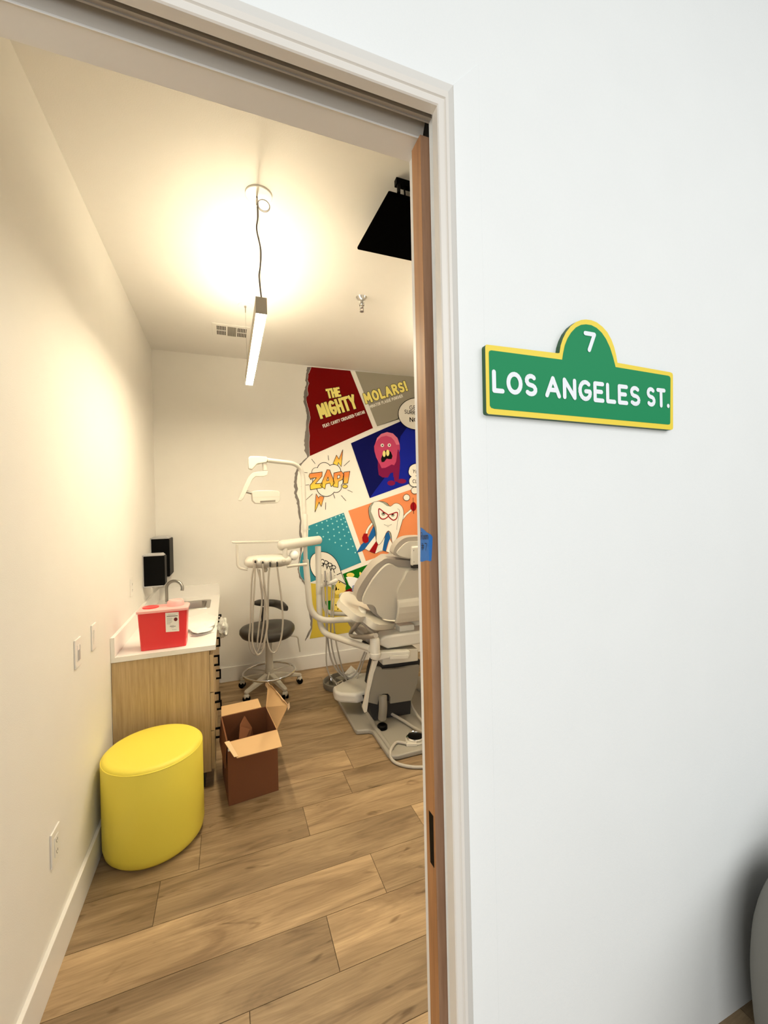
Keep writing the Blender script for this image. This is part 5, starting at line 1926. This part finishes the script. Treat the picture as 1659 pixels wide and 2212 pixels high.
mb.ball(onY(573, 1231, HY + 0.04), (0.018, 0.018, 0.018), 12)
mb.build('head_foot', M['shell'], du, smooth=True)
# handle and top rail
mb = MB()
hy2 = HY + 0.02
mb.tube(fillet([onY(512, 1176, hy2), onY(513, 1227, hy2), onY(535, 1230, hy2)], 0.04, 6), 0.009, 12)
mb.build('side_handle', M['shellw'], du, smooth=True)
mb = MB()
a_, b_ = onY(500, 1171, hy2), onY(603, 1170, hy2)
mb.prism([a_ + Vector((0, 0, 0.003)), b_ + Vector((0, 0, 0.008)), b_ + Vector((0, 0, -0.008)), a_ + Vector((0.03, 0, -0.013)), a_ + Vector((0.008, 0, -0.01))], (0, 0.05, 0))
mb.build('top_rail', M['shellw'], du, bevel=0.004)


def hose(pts, y, r=0.0062, parent=None, name='hose'):
    mb = MB()
    n = len(pts)
    P = []
    for i, p in enumerate(pts):
        t = i / (n - 1)
        P.append(onY(p[0], p[1], y + 0.035 * math.sin(PI * t)))
    mb.tube(bez(P, 6), r, 10)
    return mb.build(name, M['hose'], parent, smooth=True)


hy = HY - 0.06
hose([(550, 1216), (544, 1250), (542, 1300), (541, 1345), (538, 1380), (542, 1404), (550, 1413), (557, 1408), (564, 1385), (570, 1340), (572, 1290), (569, 1240), (567, 1225)], hy, parent=du)
hose([(551, 1217), (550, 1260), (547, 1310), (546, 1350), (545, 1385), (550, 1405), (558, 1414), (567, 1405), (574, 1375), (577, 1340), (572, 1290), (562, 1250), (556, 1228)], hy - 0.02, parent=du)
hose([(567, 1218), (570, 1250), (575, 1290), (578, 1330), (576, 1370), (580, 1395), (588, 1409), (597, 1406), (607, 1380), (611, 1340), (608, 1295), (602, 1250), (599, 1225)], hy - 0.01, parent=du)
hose([(583, 1218), (580, 1250), (579, 1300), (578, 1350), (572, 1380), (566, 1398), (561, 1402), (556, 1392), (560, 1350), (566, 1300), (563, 1260), (560, 1230)], hy + 0.01, parent=du)
# assistant instrument holder
mb = MB()
ah0, ah1 = Vector((PX, PY, zc_ + 0.06)), onY(729, 1253, PY - 0.1)
mb.tube([ah0, ah1 - (ah1 - ah0) * 0.04, ah1], [0.017, 0.016, 0.010], 14)
mb.build('assistant_holder', M['shellw'], du, smooth=True)
for i, (px_, top, bot) in enumerate(((697, 1240, 1262), (703, 1233, 1264), (709, 1237, 1262), (715, 1234, 1260), (721, 1241, 1258))):
    a_, b_ = onY(px_ - 1, top, PY - 0.07), onY(px_ + 1, bot, PY - 0.07)
    mb = MB()
    mb.tube([b_, b_ * 0.5 + a_ * 0.5, a_], [0.006, 0.009, 0.0055], 10)
    mb.build('handpiece', M['steel'] if i % 2 else M['shell'], du, smooth=True)
hose([(699, 1264), (702, 1310), (705, 1370), (705, 1430), (712, 1458), (728, 1476), (745, 1483), (763, 1476), (777, 1450), (786, 1425), (792, 1410)], PY - 0.07, 0.0055, du)
hose([(706, 1264), (707, 1320), (708, 1380), (716, 1425), (730, 1450), (746, 1463), (760, 1463), (772, 1448), (781, 1425), (788, 1408)], PY - 0.06, 0.007, du)
hose([(717, 1262), (715, 1330), (715, 1380), (722, 1420), (735, 1450), (750, 1458), (766, 1450)], PY - 0.05, 0.006, du)
hose([(722, 1262), (720, 1330), (725, 1380), (733, 1420), (741, 1450), (752, 1475), (768, 1490), (785, 1494), (799, 1480), (807, 1455), (812, 1435)], PY - 0.08, 0.006, du)
mb = MB()
mb.tube([onY(783, 1386, 2.86), onY(790, 1391, 2.86), onY(797, 1396, 2.86)], [0.010, 0.016, 0.012], 10)
mb.build('hose_clamp', M['dark'], du, smooth=True)

# ------------------------------------------------------------------ dental light on its own post
LY = 3.22
dl = thing('dental_light', 'white overhead dental light on a tall bent pole in front of the mural', 'dental light', (onY(656, 1200, LY).x, LY, 0.8))
lx0 = onY(660, 1200, LY).x
zl = onY(690, 1340, LY).z
zu = onY(640, 1003, LY).z
mb = MB()
E2 = onZ(576, 994, zu + 0.005)
top_ = onY(651, 1005, LY)
path = fillet([Vector((XC - 0.22, LY - 0.03, zl - 0.02)), Vector((lx0 + 0.03, LY, zl)), Vector((lx0, LY, 1.2))], 0.16, 10)
mb.tube(path, 0.024, 16)
mb.build('lower_pole', M['shellw'], dl, smooth=True)
mb = MB()
path = fillet([Vector((lx0, LY, 1.19)), Vector((lx0 - 0.005, LY, zu)), E2], 0.13, 10)
mb.tube(path, 0.0165, 16)
mb.build('upper_pole', M['shellw'], dl, smooth=True)
mb = MB()
zq = onY(660, 1112, LY).z
mb.lathe((lx0, LY, zq - 0.12), [(0.021, 0), (0.021, 0.12), (0.018, 0.125)], 18)
mb.build('pole_sleeve', M['shellw'], dl, smooth=True)
LYH = E2.y
mb = MB()
blk = [onY(*p, LYH - 0.03) for p in ((536, 990), (541, 985), (576, 986), (579, 993), (576, 999), (556, 1002), (545, 1014), (537, 1012))]
mb.prism(blk, (0, 0.06, 0))
mb.build('light_joint', M['shellw'], dl, bevel=0.006, bseg=3)
mb = MB()
mb.tube([onY(571, 1000, LYH), onY(573, 1016, LYH)], 0.017, 14)
mb.build('pivot', M['shellw'], dl, smooth=True)
mb = MB()
yk = [(579, 1018), (577, 1026), (570, 1029), (553, 1029), (545, 1036), (535, 1056), (526, 1077), (521, 1082), (514, 1081), (519, 1070), (529, 1048), (537, 1030), (546, 1021), (564, 1018)]
mb.prism([onY(*p, LYH - 0.02) for p in yk], (0, 0.04, 0))
mb.build('light_yoke', M['shellw'], dl, bevel=0.006, bseg=3)
mb = MB()
mb.tube([onY(531, 1062, LYH), onY(546, 1066, LYH)], 0.010, 10)
mb.build('yoke_pin', M['steel'], dl, smooth=True)
mb = MB()
lh = [(545, 1070), (544, 1063), (551, 1060), (580, 1059), (600, 1060), (605, 1064), (605, 1081), (600, 1086), (570, 1088), (552, 1087), (546, 1081)]
mb.prism([onY(*p, LYH - 0.07) for p in lh], (0, 0.15, 0))
lhd = mb.build('lamp_head', M['shellw'], dl, bevel=0.010, bseg=4, smooth=True)
mb = MB()
mb.prism([onY(*p, LYH - 0.0712) for p in ((562, 1082), (595, 1080), (595, 1084), (562, 1086))], (0, 0.002, 0))
mb.build('sensor_window', M['ventgrey'], lhd)
mb = MB()
mb.prism([onY(*p, LYH - 0.0708) for p in ((546, 1074), (604, 1072), (604, 1073), (546, 1075))], (0, 0.0012, 0))
mb.build('seam', M['shell'], lhd)
# second horizontal pole behind (assistant side)
mb = MB()
zq2 = onY(720, 1328, 3.3).z
mb.tube(fillet([Vector((XC - 0.2, 3.27, zq2 - 0.02)), onY(705, 1325, 3.3), onY(694, 1290, 3.3), onY(694, 1268, 3.3)], 0.06, 8), 0.017, 14)
mb.build('lower_brace', M['shellw'], dl, smooth=True)

# white tray and blue packet at the chair
mb = MB()
wt = [onY(*p, 3.15) for p in D_((655, 1150), (690, 1143), (760, 1150), (905, 1195), (830, 1260), (735, 1290), (690, 1240))]
mb.prism(wt, (0, 0.02, 0))
mb.build('side_tray', M['paper'], ch, label='white side tray')
mb = MB()
p_ = wt[4]
mb.tube([p_ + Vector((0.02, 0.01, 0.02)), p_ + Vector((0.06, 0.01, -0.25))], 0.012, 10)
mb.build('tray_stem', M['shellw'], ch)
mb = MB()
crumple(mb, onY(769, 1271, 3.10), 0.032, 0.03, 0.028, 9, 12, 8)
o = mb.build('blue_packet', M['blueitem'])
setp(o, 'small dark blue packet beside the dental chair backrest, below the white tray', 'packet')

# ------------------------------------------------------------------ rounded grey seat in the corridor
gx, gy = 1.575, 0.39
gp_ = thing('grey_pouf', 'rounded grey fabric seat in the corridor at the lower right edge of the photo', 'seat', (gx, gy, 0))
mb = MB()
prof = [(p.x, p.y) for p in bez([Vector((a, b, 0)) for a, b in [(0.001, 0.0), (0.34, 0.0), (0.375, 0.02), (0.392, 0.08), (0.40, 0.18), (0.40, 0.28), (0.388, 0.38), (0.355, 0.48), (0.30, 0.56), (0.20, 0.62), (0.001, 0.645)]], 4)]
mb.lathe((gx, gy, 0), prof, 64)
mb.build('seat_cushion', M['pouf'], gp_, smooth=True, angle=80)
mb = MB()
mb.lathe((gx, gy, 0.643), [(0.018, 0), (0.016, 0.006), (0.001, 0.009)], 16)
mb.build('button', M['pouf'], gp_, smooth=True)
